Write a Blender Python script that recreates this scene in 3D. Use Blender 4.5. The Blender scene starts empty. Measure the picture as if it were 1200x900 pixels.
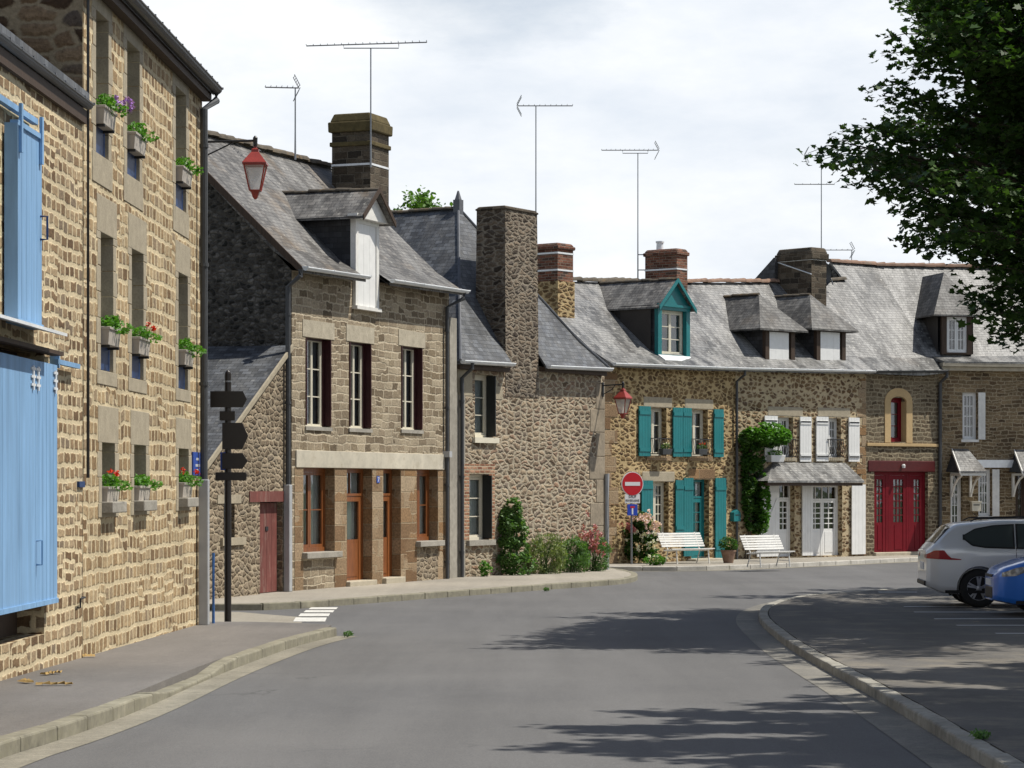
import bpy, bmesh, math, random
import numpy as np
from mathutils import Vector, Matrix
R = math.radians
rnd = random.Random(7)

# ------------------------------------------------------------------ camera, sky, sun, exposure
CAMH, FPX, CX0, HOR = 2.1, 3000.0, 600.0, 570.0
scene = bpy.context.scene
col = scene.collection
cd = bpy.data.cameras.new("camera")
cd.sensor_width = 36.0
cd.lens = 36.0 * FPX / 1200.0
cd.shift_y = (HOR - 450.0) / 1200.0
cd.clip_start = 0.2
cd.clip_end = 4000
cam = bpy.data.objects.new("camera", cd)
cam.location = (0, 0, CAMH)
cam.rotation_euler = (R(90), 0, 0)
col.objects.link(cam)
scene.camera = cam

SUN_EL, SUN_AZ = 60.0, 84.0          # azimuth from +Y towards +X
world = bpy.data.worlds.new("World")
scene.world = world
world.use_nodes = True
wn, wl = world.node_tree.nodes, world.node_tree.links
wn.clear()
out = wn.new('ShaderNodeOutputWorld'); bg = wn.new('ShaderNodeBackground')
sky = wn.new('ShaderNodeTexSky'); sky.sky_type = 'NISHITA'; sky.sun_disc = False
sky.sun_elevation = R(SUN_EL); sky.sun_rotation = R(SUN_AZ)
tc = wn.new('ShaderNodeTexCoord'); mp = wn.new('ShaderNodeMapping')
mp.inputs['Scale'].default_value = (1, 1, 2.6); mp.inputs['Location'].default_value = (0.37, 0.0, 0.12)
nz = wn.new('ShaderNodeTexNoise'); nz.inputs['Scale'].default_value = 5.0; nz.inputs['Detail'].default_value = 7; nz.inputs['Roughness'].default_value = 0.55
nz2 = wn.new('ShaderNodeTexNoise'); nz2.inputs['Scale'].default_value = 9.0; nz2.inputs['Detail'].default_value = 8; nz2.inputs['Roughness'].default_value = 0.6
cr = wn.new('ShaderNodeValToRGB'); cr.color_ramp.elements[0].position = 0.27; cr.color_ramp.elements[1].position = 0.42; cr.color_ramp.elements[0].color = (.8, .8, .8, 1)
cc = wn.new('ShaderNodeValToRGB')
cc.color_ramp.elements[0].position = 0.32; cc.color_ramp.elements[0].color = (7.9, 8.5, 9.3, 1)
cc.color_ramp.elements[1].position = 0.66; cc.color_ramp.elements[1].color = (10.2, 10.4, 10.6, 1)
sx = wn.new('ShaderNodeSeparateXYZ')
el = wn.new('ShaderNodeMapRange')      # less cloud overhead than near the horizon
el.inputs['From Min'].default_value = 0.21; el.inputs['From Max'].default_value = 0.45
el.inputs['To Min'].default_value = 1.0; el.inputs['To Max'].default_value = 0.06
mm = wn.new('ShaderNodeMath'); mm.operation = 'MULTIPLY'
gap = wn.new('ShaderNodeVectorMath'); gap.operation = 'DISTANCE'      # a break in the cloud
gsc = wn.new('ShaderNodeVectorMath'); gsc.operation = 'MULTIPLY'; gsc.inputs[1].default_value = (1, 1, 2.6); gap.inputs[1].default_value = (-0.02, 0.98, 0.505)
gmr = wn.new('ShaderNodeMapRange'); gmr.inputs['From Min'].default_value = 0.01; gmr.inputs['From Max'].default_value = 0.075
gad = wn.new('ShaderNodeMath'); gad.operation = 'ADD'; gm2 = wn.new('ShaderNodeMath'); gm2.operation = 'MULTIPLY'; gm2.inputs[1].default_value = 0.10
gmm = wn.new('ShaderNodeMath'); gmm.operation = 'MULTIPLY'
mix = wn.new('ShaderNodeMix'); mix.data_type = 'RGBA'
wl.new(tc.outputs['Generated'], mp.inputs['Vector']); wl.new(mp.outputs['Vector'], nz.inputs['Vector']); wl.new(mp.outputs['Vector'], nz2.inputs['Vector'])
wl.new(nz.outputs['Fac'], cr.inputs['Fac']); wl.new(nz2.outputs['Fac'], cc.inputs['Fac'])
wl.new(tc.outputs['Generated'], sx.inputs[0]); wl.new(sx.outputs['Z'], el.inputs['Value'])
wl.new(tc.outputs['Generated'], gsc.inputs[0]); wl.new(gsc.outputs[0], gap.inputs[0]); wl.new(nz2.outputs['Fac'], gm2.inputs[0]); wl.new(gap.outputs['Value'], gad.inputs[0]); wl.new(gm2.outputs[0], gad.inputs[1])
gmr.inputs['From Min'].default_value = 0.062; gmr.inputs['From Max'].default_value = 0.125; gmr.inputs['To Min'].default_value = 0.45
wl.new(gad.outputs[0], gmr.inputs['Value']); wl.new(cr.outputs['Color'], gmm.inputs[0]); wl.new(gmr.outputs[0], gmm.inputs[1]); wl.new(gmm.outputs[0], mm.inputs[0]); wl.new(el.outputs['Result'], mm.inputs[1])
wl.new(mm.outputs[0], mix.inputs['Factor']); wl.new(sky.outputs['Color'], mix.inputs[6]); wl.new(cc.outputs['Color'], mix.inputs[7])
wl.new(mix.outputs[2], bg.inputs['Color']); bg.inputs['Strength'].default_value = 0.09
wl.new(bg.outputs[0], out.inputs['Surface'])

sd = bpy.data.lights.new("sun", 'SUN'); sd.energy = 5.0; sd.angle = R(0.53); sd.color = (1.0, 0.95, 0.86)
so = bpy.data.objects.new("sun", sd); col.objects.link(so)
sdir = Vector((math.cos(R(SUN_EL)) * math.sin(R(SUN_AZ)), math.cos(R(SUN_EL)) * math.cos(R(SUN_AZ)), math.sin(R(SUN_EL))))
so.rotation_euler = sdir.to_track_quat('Z', 'Y').to_euler()
so.location = (30, 10, 60)
vs = scene.view_settings
vs.view_transform = 'Standard'; vs.look = 'None'; vs.exposure = 0.18; vs.gamma = 1.0; vs.use_curve_mapping = False

# ------------------------------------------------------------------ measuring helpers
def g(y):
    """height of the road surface: falls gently away from the viewer"""
    y = max(-40.0, min(130.0, y))
    return 0.0105 * (37 - y) if y < 37 else -0.003 * (y - 37)
def G(px, py, dz=0.0):
    """ground point seen at photo pixel"""
    y = 40.0
    for _ in range(40):
        y = FPX * (CAMH - dz - g(y)) / max(4.0, py - HOR)
    return ((px - CX0) * y / FPX, y)
def P(px, py, Z): return Vector(((px - CX0) * Z / FPX, Z, CAMH + (HOR - py) * Z / FPX))

# ------------------------------------------------------------------ materials
MATS = {}
class N:
    def __init__(s, name):
        s.m = bpy.data.materials.new(name); s.m.use_nodes = True
        s.t = s.m.node_tree; s.n = s.t.nodes; s.l = s.t.links
        s.b = s.n['Principled BSDF']; s.o = s.n['Material Output']
        MATS[name] = s.m
    def add(s, typ, ins=None, **props):
        nd = s.n.new('ShaderNode' + typ)
        for k, v in props.items(): setattr(nd, k, v)
        for k, v in (ins or {}).items():
            if isinstance(v, bpy.types.NodeSocket): s.l.new(v, nd.inputs[k])
            else: nd.inputs[k].default_value = v
        return nd
    def math(s, op, a, b=0.0, clamp=False):
        nd = s.n.new('ShaderNodeMath'); nd.operation = op; nd.use_clamp = clamp
        for i, v in enumerate((a, b)):
            if isinstance(v, bpy.types.NodeSocket): s.l.new(v, nd.inputs[i])
            else: nd.inputs[i].default_value = v
        return nd.outputs[0]
    def mix(s, f, a, b, blend='MIX'):
        nd = s.n.new('ShaderNodeMix'); nd.data_type = 'RGBA'; nd.blend_type = blend
        for k, v in ((0, f), (6, a), (7, b)):
            if isinstance(v, bpy.types.NodeSocket): s.l.new(v, nd.inputs[k])
            elif k == 0: nd.inputs[0].default_value = v
            else: nd.inputs[k].default_value = (*v, 1) if len(v) == 3 else v
        return nd.outputs[2]
    def ramp(s, f, stops, interp='LINEAR'):
        nd = s.n.new('ShaderNodeValToRGB'); s.l.new(f, nd.inputs[0]); r = nd.color_ramp; r.interpolation = interp
        while len(r.elements) < len(stops): r.elements.new(0.5)
        for e, (p, c) in zip(r.elements, stops):
            e.position = p; e.color = (*c, 1) if isinstance(c, tuple) else (c, c, c, 1)
        return nd.outputs[0]
    def uv(s): return s.add('UVMap', uv_map='UVMap').outputs[0]
    def obj(s): return s.add('TexCoord').outputs['Object']
    def noise(s, vec, sc, det=4, ro=0.55, out='Fac'):
        return s.add('TexNoise', {'Vector': vec, 'Scale': sc, 'Detail': det, 'Roughness': ro}).outputs[out]
    def scale(s, vec, x, y, z=1.0, loc=(0, 0, 0)):
        return s.add('Mapping', {'Vector': vec, 'Scale': (x, y, z), 'Location': loc}).outputs[0]
    def bump(s, h, st=0.5, d=0.02):
        b = s.add('Bump', {'Height': h, 'Strength': st, 'Distance': d}); s.l.new(b.outputs[0], s.b.inputs['Normal'])
    def fin(s, colr=None, rough=0.8, spec=None, metal=None):
        for k, v in (('Base Color', colr), ('Roughness', rough), ('Specular IOR Level', spec), ('Metallic', metal)):
            if v is None: continue
            if isinstance(v, bpy.types.NodeSocket): s.l.new(v, s.b.inputs[k])
            else: s.b.inputs[k].default_value = (*v, 1) if isinstance(v, tuple) else v
        return s.m

def warp(s, vec, sc, amt, det=2):
    nc = s.noise(vec, sc, det, 0.5, 'Color')
    a = s.add('VectorMath', {0: nc, 1: (0.5, 0.5, 0.5)}, operation='SUBTRACT').outputs[0]
    b = s.add('VectorMath', {0: a, 3: amt}, operation='SCALE').outputs[0]
    return s.add('VectorMath', {0: vec, 1: b}, operation='ADD').outputs[0]

def coursed(name, stones, mortar, bw, rh, ms, wamt=0.05, stain=0.25, lum=1.0, sq=1.35, bump=0.9, off=(0, 0)):
    s = N(name); uv = s.scale(s.uv(), 1, 1, 1, (off[0], off[1], 0))
    v = warp(s, uv, 1.3, wamt * 1.6); v = warp(s, v, 7.0, wamt)
    v = warp(s, v, 28.0, wamt * 0.32)
    br = s.add('TexBrick', {'Vector': v, 'Color1': (0, 0, 0, 1), 'Color2': (1, 1, 1, 1), 'Mortar': (0.5, 0.5, 0.5, 1), 'Scale': 1.0,
                            'Mortar Size': ms, 'Mortar Smooth': 0.55, 'Bias': 0.0, 'Brick Width': bw, 'Row Height': rh}, offset=0.5, squash=sq, squash_frequency=3)
    b2 = s.add('TexBrick', {'Vector': s.scale(v, 1, 1, 1, (.13, .07, 0)), 'Color1': (0, 0, 0, 1), 'Color2': (1, 1, 1, 1), 'Mortar': (0.5, 0.5, 0.5, 1), 'Scale': 1.0,
                            'Mortar Size': ms * .85, 'Mortar Smooth': 0.5, 'Bias': 0.0, 'Brick Width': bw * 1.5, 'Row Height': rh * (0.8 if sq > 1 else 1)}, offset=0.4, squash=.7, squash_frequency=2)
    sel = s.ramp(s.noise(uv, 0.9, 2, 0.5), [(0.56, 0.0), (0.575, 1.0)]) if sq > 1 else s.math('MULTIPLY', 0.0, 1.0)
    bcol = s.mix(sel, br.outputs['Color'], b2.outputs['Color']); bfac = s.mix(sel, br.outputs['Fac'], b2.outputs['Fac'])
    c = s.ramp(bcol, [(i / (len(stones) - 1) * 0.9 + 0.05, x) for i, x in enumerate(stones)])
    n1 = s.noise(uv, 22, 5, 0.65); n2 = s.noise(uv, 1.1, 5, 0.6); n3 = s.noise(uv, 70, 2, 0.6)
    c = s.mix(0.9, c, s.ramp(n1, [(0.25, 0.45), (0.7, 1.4)]), 'MULTIPLY')
    mo = s.mix(0.6, mortar, s.ramp(n1, [(0.3, 0.6), (0.7, 1.25)]), 'MULTIPLY')
    edge = s.math('ADD', bfac, s.math('MULTIPLY', s.math('SUBTRACT', n3, 0.5), 0.55))
    edge = s.ramp(edge, [(0.3, 0.0), (0.62, 1.0)])
    c = s.mix(edge, c, mo)
    c = s.mix(stain, c, s.ramp(n2, [(0.3, 0.35), (0.65, 1.3)]), 'MULTIPLY')
    hgt = s.math('SUBTRACT', s.math('ADD', s.math('MULTIPLY', n1, 0.5), s.math('MULTIPLY', n3, 0.15)), s.math('MULTIPLY', bfac, 0.8))
    s.bump(hgt, bump, 0.035)
    return s.fin(c, 0.9, 0.25)

def rubble(name, stones, mortar, sx_, sy_, w0, w1, wamt=0.05, stain=0.25, bump=0.8, rand=0.85, r0=0.55, r1=0.35):
    s = N(name); uv = s.uv()
    v = warp(s, uv, 2.5, wamt * 1.5); v = warp(s, v, 9.0, wamt)
    v2 = s.scale(v, sx_, sy_)
    e = s.add('TexVoronoi', {'Vector': v2, 'Scale': 1.0, 'Randomness': rand}, feature='DISTANCE_TO_EDGE', voronoi_dimensions='2D').outputs['Distance']
    f = s.add('TexVoronoi', {'Vector': v2, 'Scale': 1.0, 'Randomness': rand}, feature='F1', voronoi_dimensions='2D').outputs['Color']
    sc_ = s.add('SeparateColor', {0: f}); r = sc_.outputs[0]
    fd = s.add('TexVoronoi', {'Vector': v2, 'Scale': 1.0, 'Randomness': rand}, feature='F1', voronoi_dimensions='2D').outputs['Distance']
    # rounded stones of different sizes: the smaller of 'distance to joint' and 'radius left'
    rad = s.math('SUBTRACT', s.math('ADD', s.math('MULTIPLY', sc_.outputs[1], r1), r0), fd)
    e = s.math('MINIMUM', e, s.math('MULTIPLY', rad, 0.8))
    c = s.ramp(r, [(i / (len(stones) - 1), x) for i, x in enumerate(stones)])
    n1 = s.noise(uv, 20, 5, 0.65); n2 = s.noise(uv, 0.9, 5, 0.6); n3 = s.noise(uv, 60, 2, 0.6)
    c = s.mix(0.9, c, s.ramp(n1, [(0.25, 0.45), (0.7, 1.4)]), 'MULTIPLY')
    mo = s.mix(0.6, mortar, s.ramp(n1, [(0.3, 0.6), (0.7, 1.25)]), 'MULTIPLY')
    ee = s.math('ADD', e, s.math('MULTIPLY', s.math('SUBTRACT', n3, 0.5), w0 * 1.2))
    mk = s.add('MapRange', {'Value': ee, 'From Min': w0, 'From Max': w1, 'To Min': 1.0, 'To Max': 0.0}).outputs[0]
    c = s.mix(mk, c, mo)
    c = s.mix(stain, c, s.ramp(n2, [(0.3, 0.35), (0.65, 1.3)]), 'MULTIPLY')
    rr = s.add('MapRange', {'Value': e, 'From Min': w0, 'From Max': w1 * 2.2, 'To Min': 0.0, 'To Max': 1.0}).outputs[0]
    hgt = s.math('ADD', s.math('MULTIPLY', rr, 0.8), s.math('MULTIPLY', n1, 0.45))
    s.bump(hgt, bump, 0.045)
    return s.fin(c, 0.92, 0.2)

def slate(name, base, lich=0.35, warm=0.15, seed=0, rough=0.5):
    s = N(name); uv = s.scale(s.uv(), 1, 1, 1, (seed * 3.7, seed * 1.3, 0))
    v = warp(s, uv, 6.0, 0.02)
    br = s.add('TexBrick', {'Vector': v, 'Color1': (0, 0, 0, 1), 'Color2': (1, 1, 1, 1), 'Mortar': (0, 0, 0, 1), 'Scale': 1.0,
                            'Mortar Size': 0.006, 'Mortar Smooth': 0.2, 'Bias': 0.0, 'Brick Width': 0.19, 'Row Height': 0.115}, offset=0.5)
    b = base
    c = s.ramp(br.outputs['Color'], [(0.0, tuple(x * 0.5 for x in b)), (0.55, b), (1.0, tuple(x * 1.8 for x in b))])
    n1 = s.noise(s.scale(uv, 1.5, 0.45), 1.1, 8, 0.72); n2 = s.noise(s.scale(uv, 1, .8), 7, 7, 0.8); n3 = s.noise(uv, 0.7, 4, 0.6)
    c = s.mix(s.math('MULTIPLY', s.ramp(n1, [(0.44, 0.0), (0.58, 1.0)]), lich), c, (0.34, 0.335, 0.32))
    c = s.mix(s.math('MULTIPLY', s.ramp(s.noise(s.scale(uv, 2.2, 0.4), 0.9, 6, .7), [(0.48, 0.0), (0.62, 1.0)]), 0.55), c, tuple(x * .5 for x in b))
    c = s.mix(s.math('MULTIPLY', s.ramp(n2, [(0.57, 0.0), (0.64, 1.0)]), min(1, lich * 1.6)), c, (0.42, 0.41, 0.37))
    c = s.mix(s.math('MULTIPLY', s.ramp(n3, [(0.55, 0.0), (0.75, 1.0)]), warm), c, (0.22, 0.15, 0.08))
    c = s.mix(s.math('MULTIPLY', br.outputs['Fac'], 0.85), c, (0.012, 0.012, 0.013))
    # slates overlap: each course steps down, heights ramp along the row
    sp = s.add('SeparateXYZ', {0: v}).outputs[1]
    st = s.math('FRACT', s.math('DIVIDE', sp, 0.115))
    hgt = s.math('ADD', s.math('ADD', s.math('MULTIPLY', st, -0.6), s.math('MULTIPLY', br.outputs['Color'], 0.25)), s.math('MULTIPLY', n2, 0.35))
    s.bump(hgt, 0.6, 0.018)
    return s.fin(c, s.ramp(n2, [(0.2, rough * 0.8), (0.8, min(1, rough * 1.5))]), 0.5)

def plain(name, c, rough=0.7, var=0.25, sc=14.0, bump=0.15, spec=0.3, metal=0.0, dirt=None, vs_=1.0):
    s = N(name); v = s.scale(s.obj(), 1, 1, vs_)
    n = s.noise(v, sc, 5, 0.65); n2 = s.noise(v, sc * 0.13, 4, 0.6)
    k = s.ramp(n, [(0.25, 1 - var), (0.75, 1 + var)]); k2 = s.ramp(n2, [(0.3, 1 - var * .8), (0.7, 1 + var * .6)])
    cc_ = s.mix(1.0, s.mix(1.0, c, k, 'MULTIPLY'), k2, 'MULTIPLY')
    if dirt: cc_ = s.mix(s.ramp(s.noise(v, sc * 0.5, 6, 0.75), [(0.52, 0.0), (0.68, 0.8)]), cc_, dirt)
    if bump: s.bump(n, bump, 0.01)
    return s.fin(cc_, rough, spec, metal)

def wood(name, c, c2, rough=0.55, sc=6.0, vert=True):
    s = N(name); v = s.obj()
    v = s.scale(v, 14, 14, 1.2) if vert else s.scale(v, 1.2, 14, 14)
    n = s.noise(v, sc * 0.5, 5, 0.7)
    s.bump(n, 0.2, 0.004)
    return s.fin(s.mix(s.ramp(n, [(0.35, 0.0), (0.7, 1.0)]), c, c2), rough, 0.3)

def leaf(name, c1, c2, trans=0.35):
    s = N(name)
    gi = s.add('NewGeometry').outputs['Random Per Island']
    c = s.ramp(gi, [(0.0, c1), (1.0, c2)])
    s.fin(c, 0.5, 0.3)
    tr = s.add('BsdfTranslucent', {'Color': s.mix(1.0, c, (1.3, 1.5, 0.5), 'MULTIPLY')})
    mx = s.add('MixShader', {0: trans}); s.l.new(s.b.outputs[0], mx.inputs[1]); s.l.new(tr.outputs[0], mx.inputs[2])
    s.l.new(mx.outputs[0], s.o.inputs['Surface'])
    return s.m

def glassy(name, tint=(0.75, 0.8, 0.8), base=0.10):
    s = N(name); s.n.remove(s.b)
    lw = s.add('LayerWeight', {'Blend': 0.25}).outputs['Fresnel']
    f = s.math('ADD', s.math('MULTIPLY', lw, 0.8), base, True)
    t = s.add('BsdfTransparent', {'Color': (*tint, 1)}); gl = s.add('BsdfGlossy', {'Color': (1, 1, 1, 1), 'Roughness': 0.03})
    nb = s.add('Bump', {'Height': s.noise(s.obj(), 1.7, 2), 'Strength': 0.12, 'Distance': 0.05}); s.l.new(nb.outputs[0], gl.inputs['Normal'])
    mx = s.add('MixShader', {0: f, 1: t.outputs[0], 2: gl.outputs[0]})
    s.l.new(mx.outputs[0], s.o.inputs['Surface']); return s.m

M_T = coursed('golden_coursed_stone', [(0.16, 0.10, 0.05), (0.26, 0.175, 0.09), (0.34, 0.24, 0.13), (0.40, 0.30, 0.175), (0.25, 0.185, 0.115)], (0.56, 0.465, 0.30), 0.24, 0.19, 0.038, 0.065, 0.4, bump=0.38)
M_L = coursed('golden_small_stone', [(0.13, 0.08, 0.042), (0.22, 0.145, 0.078), (0.30, 0.21, 0.12), (0.37, 0.275, 0.165), (0.20, 0.15, 0.10)], (0.57, 0.475, 0.31), 0.24, 0.155, 0.036, 0.065, 0.3, bump=0.38)
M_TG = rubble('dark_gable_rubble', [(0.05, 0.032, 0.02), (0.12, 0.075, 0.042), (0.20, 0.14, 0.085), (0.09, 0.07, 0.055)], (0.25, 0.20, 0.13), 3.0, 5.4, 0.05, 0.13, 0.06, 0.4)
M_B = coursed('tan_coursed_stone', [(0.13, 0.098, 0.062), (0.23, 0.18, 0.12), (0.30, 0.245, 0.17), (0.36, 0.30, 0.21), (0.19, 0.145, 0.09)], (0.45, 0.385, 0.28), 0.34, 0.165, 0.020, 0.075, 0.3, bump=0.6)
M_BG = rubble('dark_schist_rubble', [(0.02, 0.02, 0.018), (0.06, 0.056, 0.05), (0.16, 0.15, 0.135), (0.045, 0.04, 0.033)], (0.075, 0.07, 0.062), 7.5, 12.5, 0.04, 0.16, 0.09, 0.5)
M_PIER = coursed('large_pier_blocks', [(0.17, 0.10, 0.05), (0.28, 0.20, 0.12), (0.34, 0.26, 0.17), (0.24, 0.14, 0.065)], (0.40, 0.32, 0.21), 0.9, 0.33, 0.012, 0.02, 0.2)
M_SHED = rubble('grey_tan_rubble', [(0.12, 0.09, 0.06), (0.20, 0.155, 0.105), (0.27, 0.215, 0.15), (0.16, 0.13, 0.095)], (0.36, 0.30, 0.21), 4.2, 9.0, 0.01, 0.12, 0.09, 0.4, r0=0.6)
M_H = rubble('cream_pointed_rubble', [(0.12, 0.085, 0.055), (0.22, 0.165, 0.115), (0.32, 0.25, 0.17), (0.18, 0.145, 0.11), (0.27, 0.17, 0.11)], (0.42, 0.365, 0.27), 3.5, 8.8, 0.03, 0.17, 0.12, 0.3, r0=0.72, r1=0.35)
M_HC = rubble('chimney_rubble', [(0.045, 0.034, 0.026), (0.11, 0.085, 0.062), (0.18, 0.14, 0.10), (0.08, 0.066, 0.054)], (0.25, 0.215, 0.165), 3.6, 10.5, 0.02, 0.16, 0.12, 0.45, r0=.7)
M_C = rubble('ochre_rubble', [(0.09, 0.055, 0.028), (0.17, 0.11, 0.05), (0.23, 0.155, 0.075), (0.12, 0.075, 0.04)], (0.45, 0.34, 0.18), 4.0, 9.0, 0.02, 0.17, 0.12, 0.35, r0=0.42, r1=0.42)
M_C2 = rubble('beige_jointed_rubble', [(0.10, 0.06, 0.035), (0.18, 0.115, 0.06), (0.23, 0.16, 0.09), (0.13, 0.085, 0.055)], (0.46, 0.375, 0.24), 4.2, 8.2, 0.02, 0.16, 0.12, 0.3, r0=0.30, r1=0.45)
M_D = coursed('green_grey_stone', [(0.07, 0.05, 0.03), (0.14, 0.105, 0.065), (0.18, 0.145, 0.095), (0.11, 0.08, 0.05)], (0.27, 0.225, 0.15), 0.24, 0.13, 0.028, 0.10, 0.35, bump=0.6)
M_E = coursed('brown_coursed_stone', [(0.08, 0.055, 0.032), (0.16, 0.115, 0.065), (0.24, 0.175, 0.10), (0.12, 0.08, 0.045)], (0.32, 0.26, 0.17), 0.26, 0.12, 0.020, 0.09, 0.4, bump=0.6)
M_CHB = coursed('old_brick_chimney', [(0.09, 0.035, 0.022), (0.17, 0.065, 0.04), (0.24, 0.11, 0.07), (0.07, 0.045, 0.035)], (0.26, 0.21, 0.16), 0.22, 0.075, 0.010, 0.02, 0.5, sq=1.0)
M_BRICK = coursed('orange_brick', [(0.22, 0.10, 0.06), (0.34, 0.17, 0.10), (0.42, 0.25, 0.16)], (0.46, 0.38, 0.27), 0.22, 0.08, 0.016, 0.01, 0.15, sq=1.0)
M_CHD = coursed('dark_stone_chimney', [(0.035, 0.028, 0.02), (0.085, 0.066, 0.046), (0.13, 0.105, 0.075), (0.06, 0.045, 0.03)], (0.14, 0.12, 0.09), 0.34, 0.17, 0.014, 0.04, 0.6)
S_B = slate('lichen_slate', (0.075, 0.07, 0.064), 0.34, 0.55, 1, 0.55)
S_H = slate('blue_grey_slate', (0.055, 0.06, 0.068), 0.16, 0.05, 2, 0.5)
S_C = slate('pale_weathered_slate', (0.095, 0.095, 0.093), 0.7, 0.10, 3, 0.38)
S_D = slate('streaked_slate', (0.075, 0.075, 0.072), 0.7, 0.15, 4, 0.40)
S_DM = slate('dormer_slate', (0.058, 0.055, 0.05), 0.30, 0.25, 6, 0.6)
S_DK = slate('dark_slate_and_shade', (0.028, 0.029, 0.033), 0.05, 0.0, 5, 0.6)  # dark slate, also the painted-in shade of the open porch ends
M_GRAN = plain('pale_granite', (0.40, 0.355, 0.27), 0.85, 0.22, 40, 0.3)
M_GRANG = plain('grey_granite', (0.34, 0.295, 0.215), 0.88, 0.2, 40, 0.3)
M_SILL = plain('sill_stone', (0.30, 0.28, 0.24), 0.85, 0.25, 30, 0.3)
M_QUOIN = plain('weathered_quoin', (0.27, 0.225, 0.165), 0.9, 0.3, 14, 0.4, dirt=(0.19, 0.16, 0.12))
M_LINT = plain('concrete_lintel', (0.50, 0.46, 0.37), 0.85, 0.2, 5, 0.2, dirt=(0.30, 0.26, 0.19))
M_OCHRE = plain('ochre_render', (0.46, 0.33, 0.17), 0.85, 0.1, 12, 0.1)
M_REND = plain('old_render', (0.27, 0.25, 0.21), 0.9, 0.25, 8, 0.3)
M_ZINC = plain('pale_zinc', (0.68, 0.70, 0.71), 0.45, 0.12, 9, 0.0, 0.5, 0.08)
M_ZINCD = plain('dark_zinc', (0.10, 0.105, 0.115), 0.5, 0.2, 9, 0.0, 0.5, 0.2)
M_PIPE = plain('weathered_lead_grey', (0.055, 0.058, 0.062), 0.5, 0.2, 9, 0.0, 0.4)
M_PIPEG = plain('grey_pvc', (0.36, 0.37, 0.38), 0.5, 0.1, 6, 0.0, 0.4)
M_BLUE = plain('sky_blue_paint', (0.19, 0.345, 0.55), 0.6, 0.20, 7, 0.12, 0.3, vs_=0.12)
M_BLUED = plain('navy_paint', (0.018, 0.045, 0.13), 0.5, 0.1, 6, 0.0)
M_WHITE = plain('white_paint', (0.70, 0.70, 0.68), 0.5, 0.07, 5, 0.04, dirt=None)
M_WHITEO = plain('worn_white_paint', (0.68, 0.67, 0.63), 0.6, 0.12, 9, 0.1)
M_CREAM = plain('cream_paint', (0.60, 0.56, 0.45), 0.5, 0.08, 6, 0.0)
M_TURQ = plain('turquoise_paint', (0.008, 0.15, 0.16), 0.45, 0.12, 5, 0.05, 0.4)
M_RED = plain('carmine_paint', (0.14, 0.003, 0.009), 0.55, 0.15, 5, 0.03, 0.2)
M_DRED = plain('oxblood_beam', (0.075, 0.012, 0.012), 0.5, 0.2, 8, 0.1)
M_MAROON = plain('dark_maroon_paint', (0.045, 0.012, 0.014), 0.5, 0.2, 8, 0.0)
M_OLDRED = plain('peeling_red_paint', (0.17, 0.055, 0.045), 0.8, 0.3, 10, 0.2, dirt=(0.20, 0.16, 0.13), vs_=0.3)
M_ORW = wood('varnished_oak', (0.25, 0.088, 0.028), (0.12, 0.04, 0.013), 0.35)
M_BRW = wood('dark_timber', (0.07, 0.045, 0.03), (0.035, 0.024, 0.017), 0.7)
M_DKW = plain('dark_shutter_paint', (0.02, 0.022, 0.022), 0.5, 0.1)
M_CURT = plain('net_curtain', (0.55, 0.55, 0.53), 0.9, 0.12, 3, 0.0)
M_CURT2 = plain('grey_curtain', (0.22, 0.23, 0.24), 0.9, 0.15, 3, 0.0)
M_GLASS = glassy('window_glass')
M_IRON = plain('black_iron', (0.012, 0.012, 0.013), 0.45, 0.1, 9, 0.0, 0.5)
M_GALV = plain('galvanised_steel', (0.25, 0.26, 0.27), 0.4, 0.1, 9, 0.0, 0.5, 0.7)
M_BROWN = plain('bitumen_brown_paint', (0.018, 0.013, 0.010), 0.35, 0.1, 9, 0.0, 0.5)
M_LRED = plain('lantern_red_paint', (0.27, 0.035, 0.025), 0.4, 0.15, 9, 0.0, 0.5)
M_TERRA = plain('terracotta_ridge', (0.24, 0.15, 0.105), 0.85, 0.4, 7, 0.2, dirt=(0.16, 0.14, 0.11))
M_RIDGED = plain('mossy_ridge_tile', (0.10, 0.085, 0.065), 0.9, 0.4, 7, 0.2, dirt=(0.17, 0.11, 0.05))
M_MOSS = plain('mossy_cap', (0.09, 0.07, 0.03), 0.95, 0.4, 9, 0.4)
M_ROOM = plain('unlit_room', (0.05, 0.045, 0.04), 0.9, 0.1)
M_POT = plain('taupe_planter', (0.42, 0.38, 0.33), 0.6, 0.1, 9, 0.05)
M_STEM = plain('green_stem', (0.05, 0.10, 0.02), 0.7, 0.2)
M_BARK = plain('tree_bark', (0.07, 0.055, 0.04), 0.95, 0.35, 12, 0.6, vs_=0.3)
L_TREE = leaf('maple_leaf', (0.019, 0.046, 0.011), (0.06, 0.118, 0.026), 0.28)
L_BRIGHT = leaf('fresh_leaf', (0.05, 0.15, 0.015), (0.11, 0.26, 0.035), 0.35)
L_BACK = leaf('backdrop_leaf', (0.05, 0.12, 0.015), (0.13, 0.24, 0.045), 0.3)
L_MID = leaf('garden_leaf', (0.05, 0.12, 0.028), (0.14, 0.25, 0.075), 0.3)
L_DARK = leaf('climber_leaf', (0.02, 0.06, 0.012), (0.07, 0.15, 0.025), 0.3)
L_OLIVE = leaf('grey_green_leaf', (0.13, 0.18, 0.07), (0.26, 0.30, 0.13), 0.3)
F_RED = leaf('red_petal', (0.55, 0.02, 0.01), (0.75, 0.07, 0.02), 0.2)
F_PUR = leaf('purple_petal', (0.25, 0.10, 0.45), (0.42, 0.22, 0.62), 0.2)
F_PINK = leaf('pale_pink_petal', (0.66, 0.40, 0.44), (0.85, 0.72, 0.70), 0.25)
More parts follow.
